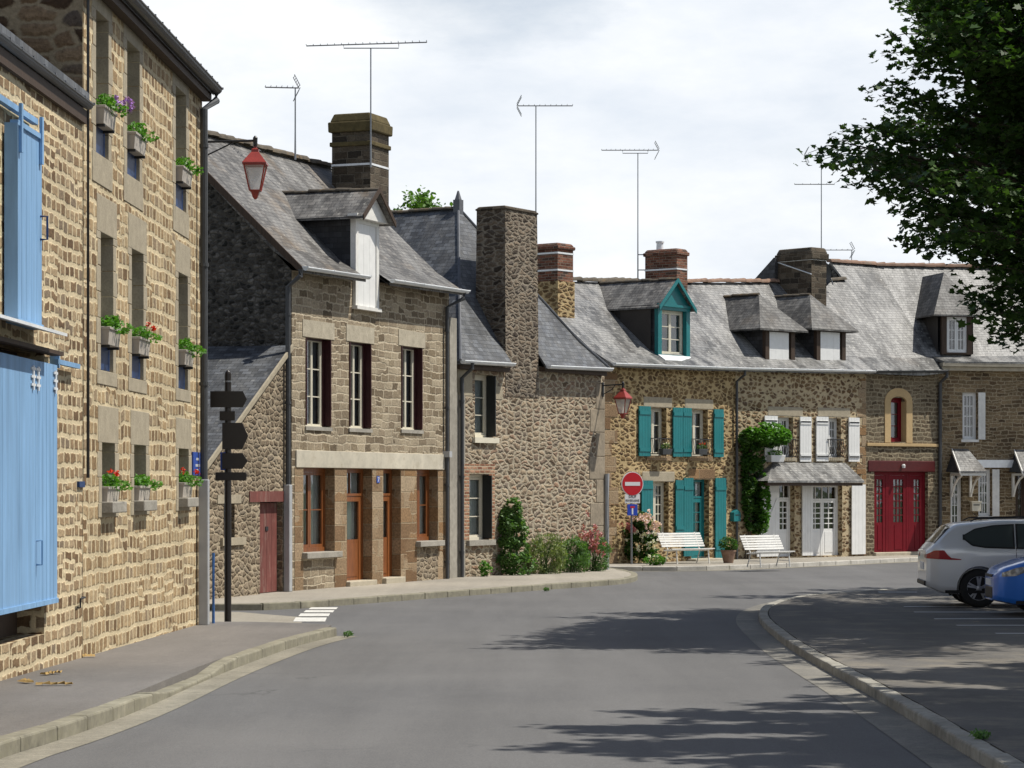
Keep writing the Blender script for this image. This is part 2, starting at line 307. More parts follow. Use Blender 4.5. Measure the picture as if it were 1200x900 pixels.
F_ROSE = leaf('rose_petal', (0.36, 0.09, 0.12), (0.55, 0.24, 0.25), 0.25)
F_WHT = leaf('white_petal', (0.65, 0.62, 0.5), (0.8, 0.78, 0.7), 0.25)

def asphalt(name, c, c2, patch=0.3, warm=None):
    s = N(name); v = s.obj()
    n1 = s.noise(v, 0.35, 6, 0.6); n2 = s.noise(v, 60, 3, 0.8); n3 = s.noise(s.scale(v, 1.5, 0.15), 0.35, 4, 0.6); n4 = s.noise(v, 11, 6, 0.8)
    cc_ = s.mix(s.ramp(n1, [(0.3, 0.0), (0.7, 1.0)]), c, c2)
    cc_ = s.mix(1.0, cc_, s.ramp(n2, [(0.2, 0.62), (0.8, 1.38)]), 'MULTIPLY')
    cc_ = s.mix(patch, cc_, s.ramp(n3, [(0.3, 0.7), (0.7, 1.25)]), 'MULTIPLY')
    cc_ = s.mix(patch, cc_, s.ramp(n4, [(0.3, 0.75), (0.7, 1.2)]), 'MULTIPLY')
    if warm: cc_ = s.mix(s.ramp(s.noise(v, 1.3, 6, 0.7), [(0.5, 0.0), (0.72, 0.8)]), cc_, warm)
    gr = s.noise(v, 190, 2, 0.8); cc_ = s.mix(0.8, cc_, s.ramp(gr, [(0.3, 0.55), (0.72, 1.5)]), 'MULTIPLY')
    st_ = s.noise(s.scale(v, 1.6, 0.12), 0.8, 4, 0.65); cc_ = s.mix(0.35, cc_, s.ramp(st_, [(0.35, 0.75), (0.65, 1.2)]), 'MULTIPLY')
    vor = s.add('TexVoronoi', {'Vector': warp(s, v, 1.0, 1.2), 'Scale': 0.16}, feature='DISTANCE_TO_EDGE').outputs['Distance']
    crk = s.math('MULTIPLY', s.ramp(vor, [(0.0, 1.0), (0.0035, 0.0)]), s.ramp(s.noise(v, 0.5), [(0.58, 0.0), (0.64, 0.4)]))
    cc_ = s.mix(crk, cc_, (0.02, 0.02, 0.02))
    s.bump(n2, 0.35, 0.006)
    return s.fin(cc_, 0.85, 0.25)
M_ROAD = asphalt('grey_asphalt', (0.108, 0.107, 0.107), (0.132, 0.130, 0.128), 0.25)
M_PAVE = asphalt('worn_pavement_asphalt', (0.122, 0.114, 0.106), (0.165, 0.152, 0.14), 0.6)
M_PAVE2 = asphalt('pale_pavement', (0.25, 0.23, 0.195), (0.33, 0.30, 0.25), 0.35)
M_LOT = asphalt('brown_old_asphalt', (0.095, 0.09, 0.083), (0.145, 0.136, 0.122), 0.6, warm=(0.24, 0.21, 0.16))
M_SIDE = asphalt('sandy_side_street', (0.25, 0.225, 0.18), (0.31, 0.285, 0.235), 0.35)
M_GUT = asphalt('concrete_gutter', (0.19, 0.175, 0.14), (0.28, 0.26, 0.205), 1.0, warm=(0.14, 0.13, 0.10))
M_GUTR = asphalt('worn_gutter', (0.15, 0.145, 0.13), (0.25, 0.235, 0.205), 0.9, warm=(0.30, 0.275, 0.22))
M_KERB = plain('granite_kerb', (0.22, 0.205, 0.155), 0.9, 0.3, 12, 0.4, dirt=(0.15, 0.14, 0.09))
M_KERBW = plain('pale_granite_kerb', (0.42, 0.40, 0.36), 0.9, 0.25, 12, 0.4, dirt=(0.26, 0.25, 0.2))
M_KERBR = plain('worn_granite_kerb', (0.30, 0.285, 0.245), 0.9, 0.35, 10, 0.4, dirt=(0.15, 0.14, 0.11))
M_PAINT = plain('worn_road_paint', (0.58, 0.57, 0.53), 0.8, 0.2, 30, 0.1, dirt=(0.25, 0.25, 0.24))
M_GRASSY = plain('rough_grass', (0.06, 0.09, 0.03), 0.95, 0.4, 3, 0.3)

# ------------------------------------------------------------------ mesh helpers
def tag(o, label=None, cat=None, group=None, kind=None):
    for k, v in (('label', label), ('category', cat), ('group', group), ('kind', kind)):
        if v: o[k] = v
    return o
def empty(name, loc=(0, 0, 0), rz=0.0, label=None, cat=None, group=None):
    o = bpy.data.objects.new(name, None); o.location = loc; o.rotation_euler = (0, 0, rz); o.empty_display_size = 0.2
    col.objects.link(o); return tag(o, label, cat, group)

class MB:
    def __init__(s): s.v = []; s.f = []
    def face(s, pts):
        b = len(s.v); s.v += [tuple(p) for p in pts]; s.f.append(tuple(range(b, b + len(pts)))); return s
    def box(s, x0, x1, y0, y1, z0, z1):
        b = len(s.v)
        s.v += [(x, y, z) for z in (z0, z1) for y in (y0, y1) for x in (x0, x1)]
        s.f += [tuple(b + i for i in q) for q in ((0, 2, 3, 1), (4, 5, 7, 6), (0, 1, 5, 4), (2, 6, 7, 3), (0, 4, 6, 2), (1, 3, 7, 5))]
        return s
    def hexa(s, lo, hi):
        """lo, hi: four points each, same winding"""
        b = len(s.v); n = len(lo); s.v += [tuple(p) for p in lo] + [tuple(p) for p in hi]
        s.f.append(tuple(b + i for i in reversed(range(n)))); s.f.append(tuple(b + n + i for i in range(n)))
        for i in range(n):
            j = (i + 1) % n; s.f.append((b + i, b + j, b + n + j, b + n + i))
        return s
    def prism(s, prof, x0, x1):
        """profile in (y,z) extruded along x"""
        return s.hexa([(x0, y, z) for y, z in prof], [(x1, y, z) for y, z in prof])
    def prismy(s, prof, y0, y1):
        """profile in (x,z) extruded along y"""
        return s.hexa([(x, y0, z) for x, z in prof], [(x, y1, z) for x, z in prof])
    def tube(s, pts, r, n=8, r1=None, cap=True):
        pts = [Vector(p) for p in pts]; b = len(s.v); k = len(pts)
        up = Vector((0.13, 0.31, 0.94)); prev = None
        for i, p in enumerate(pts):
            d = (pts[min(i + 1, k - 1)] - pts[max(i - 1, 0)])
            d = d.normalized() if d.length > 1e-9 else Vector((0, 0, 1))
            a = d.cross(prev if prev is not None and abs(d.dot(prev)) < 0.95 else (up if abs(d.dot(up)) < 0.9 else Vector((1, 0, 0)))).normalized()
            c = d.cross(a); prev = c if False else up
            rr = r if r1 is None else r + (r1 - r) * i / max(1, k - 1)
            for j in range(n):
                t = 2 * math.pi * j / n; s.v.append(tuple(p + a * (rr * math.cos(t)) + c * (rr * math.sin(t))))
        for i in range(k - 1):
            for j in range(n):
                j2 = (j + 1) % n; s.f.append((b + i * n + j, b + i * n + j2, b + (i + 1) * n + j2, b + (i + 1) * n + j))
        if cap:
            s.f.append(tuple(b + j for j in reversed(range(n)))); s.f.append(tuple(b + (k - 1) * n + j for j in range(n)))
        return s
    def lathe(s, prof, cx=0, cy=0, n=16, rot=0.0):
        """profile of (r,z)"""
        b = len(s.v)
        for r_, z in prof:
            for j in range(n):
                t = 2 * math.pi * j / n + rot; s.v.append((cx + r_ * math.cos(t), cy + r_ * math.sin(t), z))
        for i in range(len(prof) - 1):
            for j in range(n):
                j2 = (j + 1) % n; s.f.append((b + i * n + j, b + i * n + j2, b + (i + 1) * n + j2, b + (i + 1) * n + j))
        s.f.append(tuple(b + j for j in reversed(range(n)))); s.f.append(tuple(b + (len(prof) - 1) * n + j for j in range(n)))
        return s
    def build(s, name, mat, parent=None, smooth=False, bevel=0.0, jit=0.0, **tags):
        me = bpy.data.meshes.new(name); vv = s.v
        if jit: vv = [(x + rnd.uniform(-jit, jit), y + rnd.uniform(-jit, jit), z + rnd.uniform(-jit, jit)) for x, y, z in vv]
        me.from_pydata(vv, [], s.f); me.update()
        uvl = me.uv_layers.new(name='UVMap')
        Z = Vector((0, 0, 1)); data = np.zeros(len(me.loops) * 2, dtype=np.float32)
        if len(s.f) < 60000:
            for p in me.polygons:
                nn = p.normal
                t = Z.cross(nn) if abs(nn.z) < 0.995 else Vector((1, 0, 0))
                t = t.normalized(); bb = nn.cross(t) if abs(nn.z) < 0.995 else Vector((0, 1, 0))
                for li in p.loop_indices:
                    co = me.vertices[me.loops[li].vertex_index].co
                    data[2 * li] = co.dot(t); data[2 * li + 1] = co.dot(bb)
            uvl.data.foreach_set('uv', data)
        if smooth: me.polygons.foreach_set('use_smooth', [True] * len(me.polygons))
        o = bpy.data.objects.new(name, me); col.objects.link(o)
        if mat: me.materials.append(mat)
        if parent: o.parent = parent
        if bevel:
            bm = o.modifiers.new('bevel', 'BEVEL'); bm.width = bevel; bm.segments = 2; bm.limit_method = 'ANGLE'
        return tag(o, **tags)

def copy_tree(o, parent=None):
    c = o.copy(); col.objects.link(c)
    if parent: c.parent = parent; c.matrix_parent_inverse = o.matrix_parent_inverse.copy()
    for ch in list(o.children): copy_tree(ch, c)
    return c

# leaf clouds ---------------------------------------------------------------
MAPLE = np.array([(0, -.5), (.22, -.38), (.5, -.28), (.32, -.05), (.48, .22), (.18, .2), (0, .55), (-.18, .2), (-.48, .22), (-.32, -.05), (-.5, -.28), (-.22, -.38)])
OVAL = np.array([(0, -.5), (.25, -.2), (.28, .15), (0, .5), (-.28, .15), (-.25, -.2)])
BLADE = np.array([(-.08, -.5), (.08, -.5), (.10, 0), (0, .5), (-.10, 0)])
def leaves(name, mat, pts, size, shape=OVAL, tilt=0.9, rs=1, parent=None, flat=None, **tags):
    r = np.random.RandomState(rs); pts = np.asarray(pts, dtype=float); n = len(pts); k = len(shape)
    sz = size * r.uniform(0.6, 1.3, n)
    nz_ = np.stack([r.normal(0, tilt, n), r.normal(0, tilt, n), np.ones(n)], 1)
    if flat is not None: nz_ = nz_ * 0.6 + np.array(flat)
    nz_ /= np.linalg.norm(nz_, axis=1)[:, None]
    a = np.cross(nz_, r.normal(0, 1, (n, 3))); a /= np.linalg.norm(a, axis=1)[:, None]; b = np.cross(nz_, a)
    V = pts[:, None, :] + (a[:, None, :] * shape[None, :, 0:1] + b[:, None, :] * shape[None, :, 1:2]) * sz[:, None, None]
    # fold each leaf a little along its midrib
    V += nz_[:, None, :] * (np.abs(shape[None, :, 0:1]) * sz[:, None, None] * 0.35)
    me = bpy.data.meshes.new(name); me.vertices.add(n * k); me.vertices.foreach_set('co', V.reshape(-1).astype(np.float32))
    me.loops.add(n * k); me.loops.foreach_set('vertex_index', np.arange(n * k, dtype=np.int32))
    me.polygons.add(n); me.polygons.foreach_set('loop_start', np.arange(0, n * k, k, dtype=np.int32)); me.polygons.foreach_set('loop_total', np.full(n, k, dtype=np.int32))
    me.update(calc_edges=True); me.materials.append(mat)
    o = bpy.data.objects.new(name, me); col.objects.link(o)
    if parent: o.parent = parent
    return tag(o, **tags)

# ------------------------------------------------------------------ terrain, road, pavements
def sheet(name, poly, mat, dz, skirt=0.0, cuts=(), **tags):
    bm = bmesh.new(); vs_ = [bm.verts.new((x, y, 0)) for x, y in poly]; bm.faces.new(vs_)
    for yc in (37.0, 130.0, -40.0) + tuple(cuts):
        bmesh.ops.bisect_plane(bm, geom=bm.verts[:] + bm.edges[:] + bm.faces[:], plane_co=(0, yc, 0), plane_no=(0, 1, 0))
    bmesh.ops.triangulate(bm, faces=bm.faces[:])
    for v in bm.verts: v.co.z = g(v.co.y) + dz
    if skirt:
        e = [e for e in bm.edges if e.is_boundary]
        r_ = bmesh.ops.extrude_edge_only(bm, edges=e)
        for v in r_['geom']:
            if isinstance(v, bmesh.types.BMVert): v.co.z -= skirt
    bmesh.ops.recalc_face_normals(bm, faces=bm.faces[:])
    me = bpy.data.meshes.new(name); bm.to_mesh(me); bm.free()
    if me.polygons and sum(p.normal.z * p.area for p in me.polygons) < 0: me.flip_normals()
    me.materials.append(mat); o = bpy.data.objects.new(name, me); col.objects.link(o)
    return tag(o, kind='structure', **tags)

def resample(pts, step):
    out_ = [Vector((*pts[0], 0))]; P_ = [Vector((*p, 0)) for p in pts]
    L = 0; acc = []
    for a, b in zip(P_, P_[1:]): acc.append((L, a, b)); L += (b - a).length
    n = max(1, int(L / step)); res = []
    for i in range(n + 1):
        d = L * i / n
        for l0, a, b in reversed(acc):
            if d >= l0 - 1e-9: res.append(a + (b - a) * min(1, (d - l0) / max(1e-9, (b - a).length))); break
    return res
def smooth_line(pts, it=2):
    for _ in range(it):
        q = [pts[0]]
        for a, b in zip(pts, pts[1:]):
            q.append((a[0] * .75 + b[0] * .25, a[1] * .75 + b[1] * .25)); q.append((a[0] * .25 + b[0] * .75, a[1] * .25 + b[1] * .75))
        q.append(pts[-1]); pts = q
    return pts
def offset(line, d):
    res = []
    for i, p in enumerate(line):
        t = (line[min(i + 1, len(line) - 1)] - line[max(i - 1, 0)]).normalized()
        res.append(p + Vector((-t.y, t.x, 0)) * d)
    return res
def kerb(name, pts, w, hfun, mat, step=0.9):
    """separate kerb stones along a line; pts is the road-side edge, stones lie to its left"""
    line = resample(pts, step); inn = offset(line, w); m = MB()
    for i in range(len(line) - 1):
        a, b, c, d = line[i], line[i + 1], inn[i + 1], inn[i]
        t = (b - a).normalized() * 0.006; h0, h1 = hfun(a) + rnd.uniform(-.004, .004), hfun(b) + rnd.uniform(-.004, .004)
        q = [a + t, b - t, c - t, d + t]; hh = [h0, h1, h1, h0]
        m.hexa([(p.x, p.y, g(p.y) - 0.1) for p in q], [(p.x, p.y, g(p.y) + h) for p, h in zip(q, hh)])
    return m.build(name, mat, kind='structure', bevel=0.018, jit=0.004)
def strip(name, pts, w0, w1, dz, mat, step=0.5):
    line = resample(pts, step); a = offset(line, w0); b = offset(line, w1); m = MB()
    for i in range(len(line) - 1):
        m.face([(p.x, p.y, g(p.y) + dz) for p in (a[i], a[i + 1], b[i + 1], b[i])][::-1] if False else [(p.x, p.y, g(p.y) + dz) for p in (a[i], b[i], b[i + 1], a[i + 1])][::-1])
    return m.build(name, mat, kind='structure')

sheet('ground', [(-1500, -300), (1500, -300), (1500, 2500), (-1500, 2500)], M_GRASSY, -0.06)
sheet('road', [(-30, -35), (40, -35), (40, 128), (-30, 128)], M_ROAD, 0.0)
# pavement on the left
LK = [(-4.3, -30), (-4.0, 8)] + [G(*p, 0.12) for p in ((0, 868), (61, 852.5), (160, 819), (245, 782), (300, 762), (350, 745.5), (395, 735.5))]
LKs = smooth_line(LK, 2)
tipx, tipy = LKs[-1]
def hl(p):
    # the kerb is lowered in the middle stretch
    t = abs(p.y - 25.2)
    return 0.12 if t > 2.6 else (0.045 if t < 1.3 else 0.045 + 0.075 * (t - 1.3) / 1.3)
kerb('left_kerb', LKs, 0.16, hl, M_KERB)
end = [(tipx - 0.15, tipy + 1.0), (tipx - 0.6, tipy + 1.6), (tipx - 1.4, 37.6), (-14, 37.7)]
inn = [(p.x, p.y) for p in offset(resample(LKs, 0.9), 0.15)]
sheet('left_pavement', inn + end + [(-14, -30)], M_PAVE, 0.115, 0.2, cuts=(22.6, 23.9, 26.5, 27.8))
strip('left_gutter', LKs, -0.29, 0.0, 0.004, M_GUT)
# side street
sheet('side_street', [(-30, 37.8), (-4.0, 37.8), (-3.2, 39.0), (-3.4, 41.3), (-4.6, 43.1), (-30, 43.6)], M_SIDE, 0.004)
# pavement in front of the middle houses
BK = [(-16, 43.3)] + [G(*p, 0.12) for p in ((275, 708), (345, 706), (430, 699.5), (520, 693), (640, 684.5), (700, 680.5), (735, 678), (750, 673.5), (742, 669), (712, 664.5))]
BKs = smooth_line(BK, 2)
kerb('middle_kerb', BKs, 0.16, lambda p: 0.12, M_KERB)
sheet('middle_pavement', [(p.x, p.y) for p in offset(resample(BKs, 0.9), 0.15)] + [(1.0, 66), (-16, 66)], M_PAVE2, 0.115, 0.2)
# pavement in front of the far row
CK = [G(712, 663.5, .12), G(800, 664, .12), G(870, 662, .12), G(920, 660, .12), G(1000, 656.5, .12), G(1075, 653, .12), G(1200, 650, .12), (30, 82)]
CKs = smooth_line(CK, 2)
kerb('far_kerb', CKs, 0.16, lambda p: 0.12, M_KERBW)
sheet('far_pavement', [(p.x, p.y) for p in offset(resample(CKs, 0.9), 0.15)] + [(30, 95), (-4, 95), (-4, 69)], M_PAVE2, 0.115, 0.2)
strip('far_gutter', CKs, -0.35, 0.0, 0.004, M_GUT)
# car park on the right
RKpx = [(1140, 874), (1080, 838), (1020, 803), (960, 772), (925, 752), (900, 733), (887, 720), (893, 709), (920, 700), (960, 695), (1020, 691), (1075, 688)]
RK = [(2.75, -30), (2.95, 8)] + [G(*p, 0.10) for p in RKpx] + [(14, 53.5), (30, 55)]
RKs = smooth_line(RK, 2)
RKr = RKs[::-1]
kerb('car_park_kerb', RKr, 0.15, lambda p: 0.10, M_KERBR, 0.7)
lot_in = [(p.x, p.y) for p in offset(resample(RKr, 0.8), 0.16)]
sheet('car_park', lot_in + [(30, -30)], M_LOT, 0.095, 0.15)
strip('car_park_gutter', RKr, -0.36, 0.0, 0.004, M_GUTR)
# painted bay lines, seen edge on
m = MB()
def bay(px0, px1, py, w=0.16):
    (x0, y0), (x1, _) = G(px0, py, .1), G(px1, py, .1)
    m.face([(x0, y0, g(y0) + .101), (x1, y0 - .02, g(y0) + .101), (x1, y0 + w - .02, g(y0 + w) + .101), (x0, y0 + w, g(y0 + w) + .101)])
for a, b, c in ((1030, 1075, 694), (1060, 1210, 711), (1072, 1260, 717.5), (1096, 1300, 725.5), (1122, 1360, 733), (1168, 1420, 742.5)): bay(a, b, c)
m.build('bay_markings', plain('white_bay_paint', (0.78, 0.78, 0.75), 0.8, 0.12, 8, 0.0), kind='structure')
# zebra at the mouth of the side street
m = MB()
for (xa, xb, ya, yb) in ((363, 396, 712.2, 714.6), (357, 392, 715.6, 718.2), (351, 387, 719.4, 722.8), (345, 383, 724.2, 729.0)):
    q = [G(xa - 1.5, yb), G(xb - 2, yb), G(xb, ya), G(xa + 1.5, ya)]
    m.face([(x, y, g(y) + .009) for x, y in q])
m.build('zebra_crossing', M_PAINT, kind='structure')

# ------------------------------------------------------------------ houses
class House:
    def __init__(s, name, p0, p1, label, cat='house', group=None):
        s.o = Vector((*p0, 0)); d = Vector((*p1, 0)) - s.o; s.W = d.length; s.dx, s.dy = d.x / s.W, d.y / s.W
        s.root = empty(name, (p0[0], p0[1], 0), math.atan2(s.dy, s.dx), label, cat, group)
    def u(s, px, y=0.0):
        r = (px - CX0) / FPX; ox = s.o.x - s.dy * y; oy = s.o.y + s.dx * y
        return (r * oy - ox) / (s.dx - r * s.dy)
    def Y(s, x, y=0.0): return s.o.y + s.dy * x + s.dx * y
    def z(s, py, x, y=0.0): return CAMH + (HOR - py) * s.Y(x, y) / FPX
    def yl(s, px, x):
        r = (px - CX0) / FPX
        return (s.o.x + s.dx * x - r * (s.o.y + s.dy * x)) / (s.dy + r * s.dx)
    def rect(s, xl, xr, yt, yb, y=0.0, at='c'):
        a, b = s.u(xl, y), s.u(xr, y); x = {'c': (a + b) / 2, 'l': a, 'r': b}[at]
        return [a, b, s.z(yb, x, y), s.z(yt, x, y)]          # u0,u1,h0,h1
    def gz(s, x=0, y=0): return g(s.Y(x, y)) + 0.115
    def w(s, x, y, z): return Vector((s.o.x + s.dx * x - s.dy * y, s.o.y + s.dy * x + s.dx * y, z))

def facade(H, z0, zt0, zt1, ops, mat, depth=0.28, x0=0.0, x1=None, name='wall', y=0.0):
    x1 = H.W if x1 is None else x1
    m = MB(); us = sorted({x0, x1} | {v for o in ops for v in o[:2]}); hs = sorted({z0} | {v for o in ops for v in o[2:4]})
    top = lambda x: zt0 + (zt1 - zt0) * (x - x0) / (x1 - x0)
    for a, b in zip(us, us[1:]):
        lv = hs + [None]
        for c, d in zip(lv, lv[1:]):
            if any(o[0] - 1e-6 <= a and b <= o[1] + 1e-6 and o[2] - 1e-6 <= c and (d is not None and d <= o[3] + 1e-6) for o in ops): continue
            if d is None: m.face([(a, y, c), (b, y, c), (b, y, top(b)), (a, y, top(a))])
            else: m.face([(a, y, c), (b, y, c), (b, y, d), (a, y, d)])
    for a, b, c, d in [o[:4] for o in ops]:
        e = y + depth
        m.face([(a, y, c), (a, y, d), (a, e, d), (a, e, c)]); m.face([(b, y, c), (b, e, c), (b, e, d), (b, y, d)])
        m.face([(a, y, d), (b, y, d), (b, e, d), (a, e, d)]); m.face([(a, y, c), (a, e, c), (b, e, c), (b, y, c)])
    return m.build(name, mat, H.root)

def gable(H, x, D, z0, ze, zr, yr, mat, zb=None, name='gable_wall', side=-1):
    zb = ze if zb is None else zb
    p = [(x, 0, z0), (x, D, z0), (x, D, zb), (x, yr, zr), (x, 0, ze)]
    return MB().face(p if side > 0 else p[::-1]).build(name, mat, H.root)
def backwall(H, D, z0, z1, mat): return MB().face([(0, D, z0), (0, D, z1), (H.W, D, z1), (H.W, D, z0)]).build('back_wall', mat, H.root)

def roof(H, p0, p1, mat, th=0.09, name='roof', n=12, sag=0.0, notch=None):
    """p0, p1: lists of (x,y,z) across the roof at its two ends"""
    m = MB(); k = len(p0)
    def row(t):
        return [tuple(a + (b - a) * t for a, b in zip(q0, q1)) for q0, q1 in zip(p0, p1)]
    rows = []; ts = [i / n for i in range(n + 1)]
    if notch: ts = sorted([t for t in ts if not (notch[0] - .02 < t < notch[1] + .02)] + list(notch))
    for t in ts:
        rw = row(t)
        if sag: rw = [(x, y, z - sag * math.sin(math.pi * t) * (1.0 if 0 < j < k - 1 else 0.3)) for j, (x, y, z) in enumerate(rw)]
        rows.append(rw)
    for (a, b), tt in zip(zip(rows, rows[1:]), ts):
        cutn = notch and abs(tt - notch[0]) < 1e-6
        for j in range(k - 1):
            if cutn and j == 0: continue
            m.face([a[j], b[j], b[j + 1], a[j + 1]])
            m.face([(x, y, z - th) for x, y, z in (a[j], a[j + 1], b[j + 1], b[j])])
        if cutn: continue
        m.face([a[0], (a[0][0], a[0][1], a[0][2] - th), (b[0][0], b[0][1], b[0][2] - th), b[0]])
    for rw, fl in ((rows[0], 0), (rows[-1], 1)):
        for j in range(k - 1):
            q = [rw[j], rw[j + 1], (rw[j + 1][0], rw[j + 1][1], rw[j + 1][2] - th), (rw[j][0], rw[j][1], rw[j][2] - th)]
            m.face(q if fl else q[::-1])
    return m.build(name, mat, H.root)

def ridge_tiles(H, a, b, mat, r=0.10, ln=0.36, parent=None):
    a, b = Vector(a), Vector(b); L = (b - a).length; n = max(2, int(L / ln)); d = (b - a) / n; m = MB()
    s = d.cross(Vector((0, 0, 1))).normalized(); up = s.cross(d).normalized()
    for i in range(n):
        p = a + d * i; q = p + d * 1.06; ra, rb = r * rnd.uniform(0.95, 1.1), r * rnd.uniform(1.2, 1.4); lift = rnd.uniform(-.012, .018)
        lo, hi = [], []
        for k in range(7):
            t = math.pi * k / 6
            lo.append(p + s * (ra * math.cos(t)) + up * (ra * math.sin(t) * 0.9 + lift - 0.02)); hi.append(q + s * (rb * math.cos(t)) + up * (rb * math.sin(t) * 0.9 + lift - 0.02))
        m.hexa(lo, hi)
    return m.build('ridge_tiles', mat, parent or H.root)

def gutter(H, a, b, mat, r=0.065, clips=True):
    a, b = Vector(a), Vector(b); m = MB(); L = (b - a).length; d = (b - a).normalized()
    prof = [(r * math.cos(t), r * math.sin(t)) for t in [math.pi * (1 + k / 6) for k in range(7)]]
    outer = prof; inner = [(x * .86, z * .86 + .004) for x, z in reversed(prof)]
    pr = outer + inner
    n = 10
    for i in range(n):
        p = a + (b - a) * (i / n); q = a + (b - a) * ((i + 1) / n)
        for k in range(len(pr)):
            k2 = (k + 1) % len(pr)
            m.face([(p.x, p.y + pr[k][0], p.z + pr[k][1]), (p.x, p.y + pr[k2][0], p.z + pr[k2][1]), (q.x, q.y + pr[k2][0], q.z + pr[k2][1]), (q.x, q.y + pr[k][0], q.z + pr[k][1])])
    for p in (a, b): m.face([(p.x, p.y + x, p.z + z) for x, z in outer])
    # rolled lip and brackets
    m.tube([a + Vector((0, -r, 0)), b + Vector((0, -r, 0))], 0.014, 6)
    if clips:
        k = int(L / 0.5)
        for i in range(k + 1):
            p = a + (b - a) * (i / max(1, k)); m.box(p.x - .014, p.x + .014, p.y - r - .016, p.y + r, p.z - .004, p.z + .022)
    return m.build('gutter', mat, H.root)

def downpipe(H, x, y, z0, z1, mat, r=0.045, top=None, low=None, lowmat=None):
    """pipe down the wall; low: height where a paler guard pipe starts"""
    pts = []
    if top: pts += [top, (top[0], top[1], top[2] - 0.12)]
    pts += [(x, y, z1 - 0.25), (x, y, low or z0)]
    m = MB().tube(pts, r, 10)
    zz = z1 - 0.8
    while zz > (low or z0) + 0.2: m.lathe([(r + .012, zz), (r + .012, zz + .05)], x, y, 10); zz -= 1.7
    o = m.build('downpipe', mat, H.root, smooth=False)
    if low:
        lp = MB().box(x - r * 1.35, x + r * 1.35, y - r * 1.3, y + r * 1.3, z0, low)
        lp.build('pipe_guard', lowmat or M_PIPEG, o, bevel=0.015)
    return o

def window(parent, rc, depth=0.2, lv=2, cols=1, rows=3, mat=None, fr=0.055, st=0.05, bar=0.022, curtain=None, kick=0.0, transom=0.0, name='window', glass=None, cside=0.0, door=False):
    """casement window or glazed door; lv leaves, each cols x rows panes; kick = height of a solid bottom panel, transom = height of a top light"""
    mat = mat or M_WHITE; u0, u1, h0, h1 = rc[:4]; m = MB(); y0, y1 = depth, depth + 0.06
    m.box(u0, u0 + fr, y0, y1, h0, h1); m.box(u1 - fr, u1, y0, y1, h0, h1); m.box(u0 + fr, u1 - fr, y0, y1, h1 - fr, h1)
    if not door: m.box(u0 + fr, u1 - fr, y0 - .02, y1, h0, h0 + fr)
    ht = h1 - fr - transom
    if transom:
        m.box(u0 + fr, u1 - fr, y0 - .005, y1, ht - .05, ht)
        w = (u1 - u0 - 2 * fr)
        nt = max(2, lv * cols)
        for i in range(1, nt): x = u0 + fr + w * i / nt; m.box(x - bar / 2, x + bar / 2, y0 + .01, y1 - .01, ht, h1 - fr)
        ht -= .05
    hb = h0 + (0 if door else fr)
    lw = (u1 - u0 - 2 * fr) / lv
    for l in range(lv):
        a = u0 + fr + l * lw + .004; b = a + lw - .008; yy0, yy1 = y0 + .008, y1 - .006
        m.box(a, a + st, yy0, yy1, hb, ht - .004); m.box(b - st, b, yy0, yy1, hb, ht - .004)
        m.box(a + st, b - st, yy0, yy1, ht - .004 - st, ht - .004)
        kb = hb + max(st, kick)
        m.box(a + st, b - st, yy0 + (0.012 if kick > .2 else 0), yy1, hb, kb)
        if kick > .2:
            m.box(a + st + .05, b - st - .05, yy0 + .001, yy0 + .012, hb + .09, kb - .09)
        for i in range(1, cols): x = a + st + (b - a - 2 * st) * i / cols; m.box(x - bar / 2, x + bar / 2, yy0 + .008, yy1 - .008, kb, ht - .004 - st)
        for j in range(1, rows):
            zz = kb + (ht - .004 - st - kb) * j / rows; m.box(a + st, b - st, yy0 + .009, yy1 - .009, zz - bar / 2, zz + bar / 2)
    o = m.build(name, mat, parent)
    yp = depth + .035
    MB().face([(u0 + fr, yp, hb + kick), (u1 - fr, yp, hb + kick), (u1 - fr, yp, h1 - fr), (u0 + fr, yp, h1 - fr)]).build('pane', glass or M_GLASS, o)
    if curtain:
        c = MB(); n = 26; a, b = u0 + fr, u1 - fr
        if cside: b = a + (b - a) * cside if cside > 0 else b
        if cside < 0: a = b + (b - a) * cside
        xs = [a + (b - a) * i / n for i in range(n + 1)]; ys = [depth + .11 + .018 * math.sin(i * 1.9) for i in range(n + 1)]
        for i in range(n): c.face([(xs[i], ys[i], hb + kick), (xs[i + 1], ys[i + 1], hb + kick), (xs[i + 1], ys[i + 1], h1 - fr), (xs[i], ys[i], h1 - fr)])
        c.build('curtain', curtain, o)
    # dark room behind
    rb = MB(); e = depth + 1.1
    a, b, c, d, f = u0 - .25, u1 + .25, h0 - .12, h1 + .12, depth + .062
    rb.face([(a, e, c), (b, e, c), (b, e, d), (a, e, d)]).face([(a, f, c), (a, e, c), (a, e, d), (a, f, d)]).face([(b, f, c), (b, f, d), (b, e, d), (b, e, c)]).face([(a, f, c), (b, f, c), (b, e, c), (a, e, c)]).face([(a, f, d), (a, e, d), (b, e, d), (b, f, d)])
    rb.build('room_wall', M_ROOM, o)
    return o

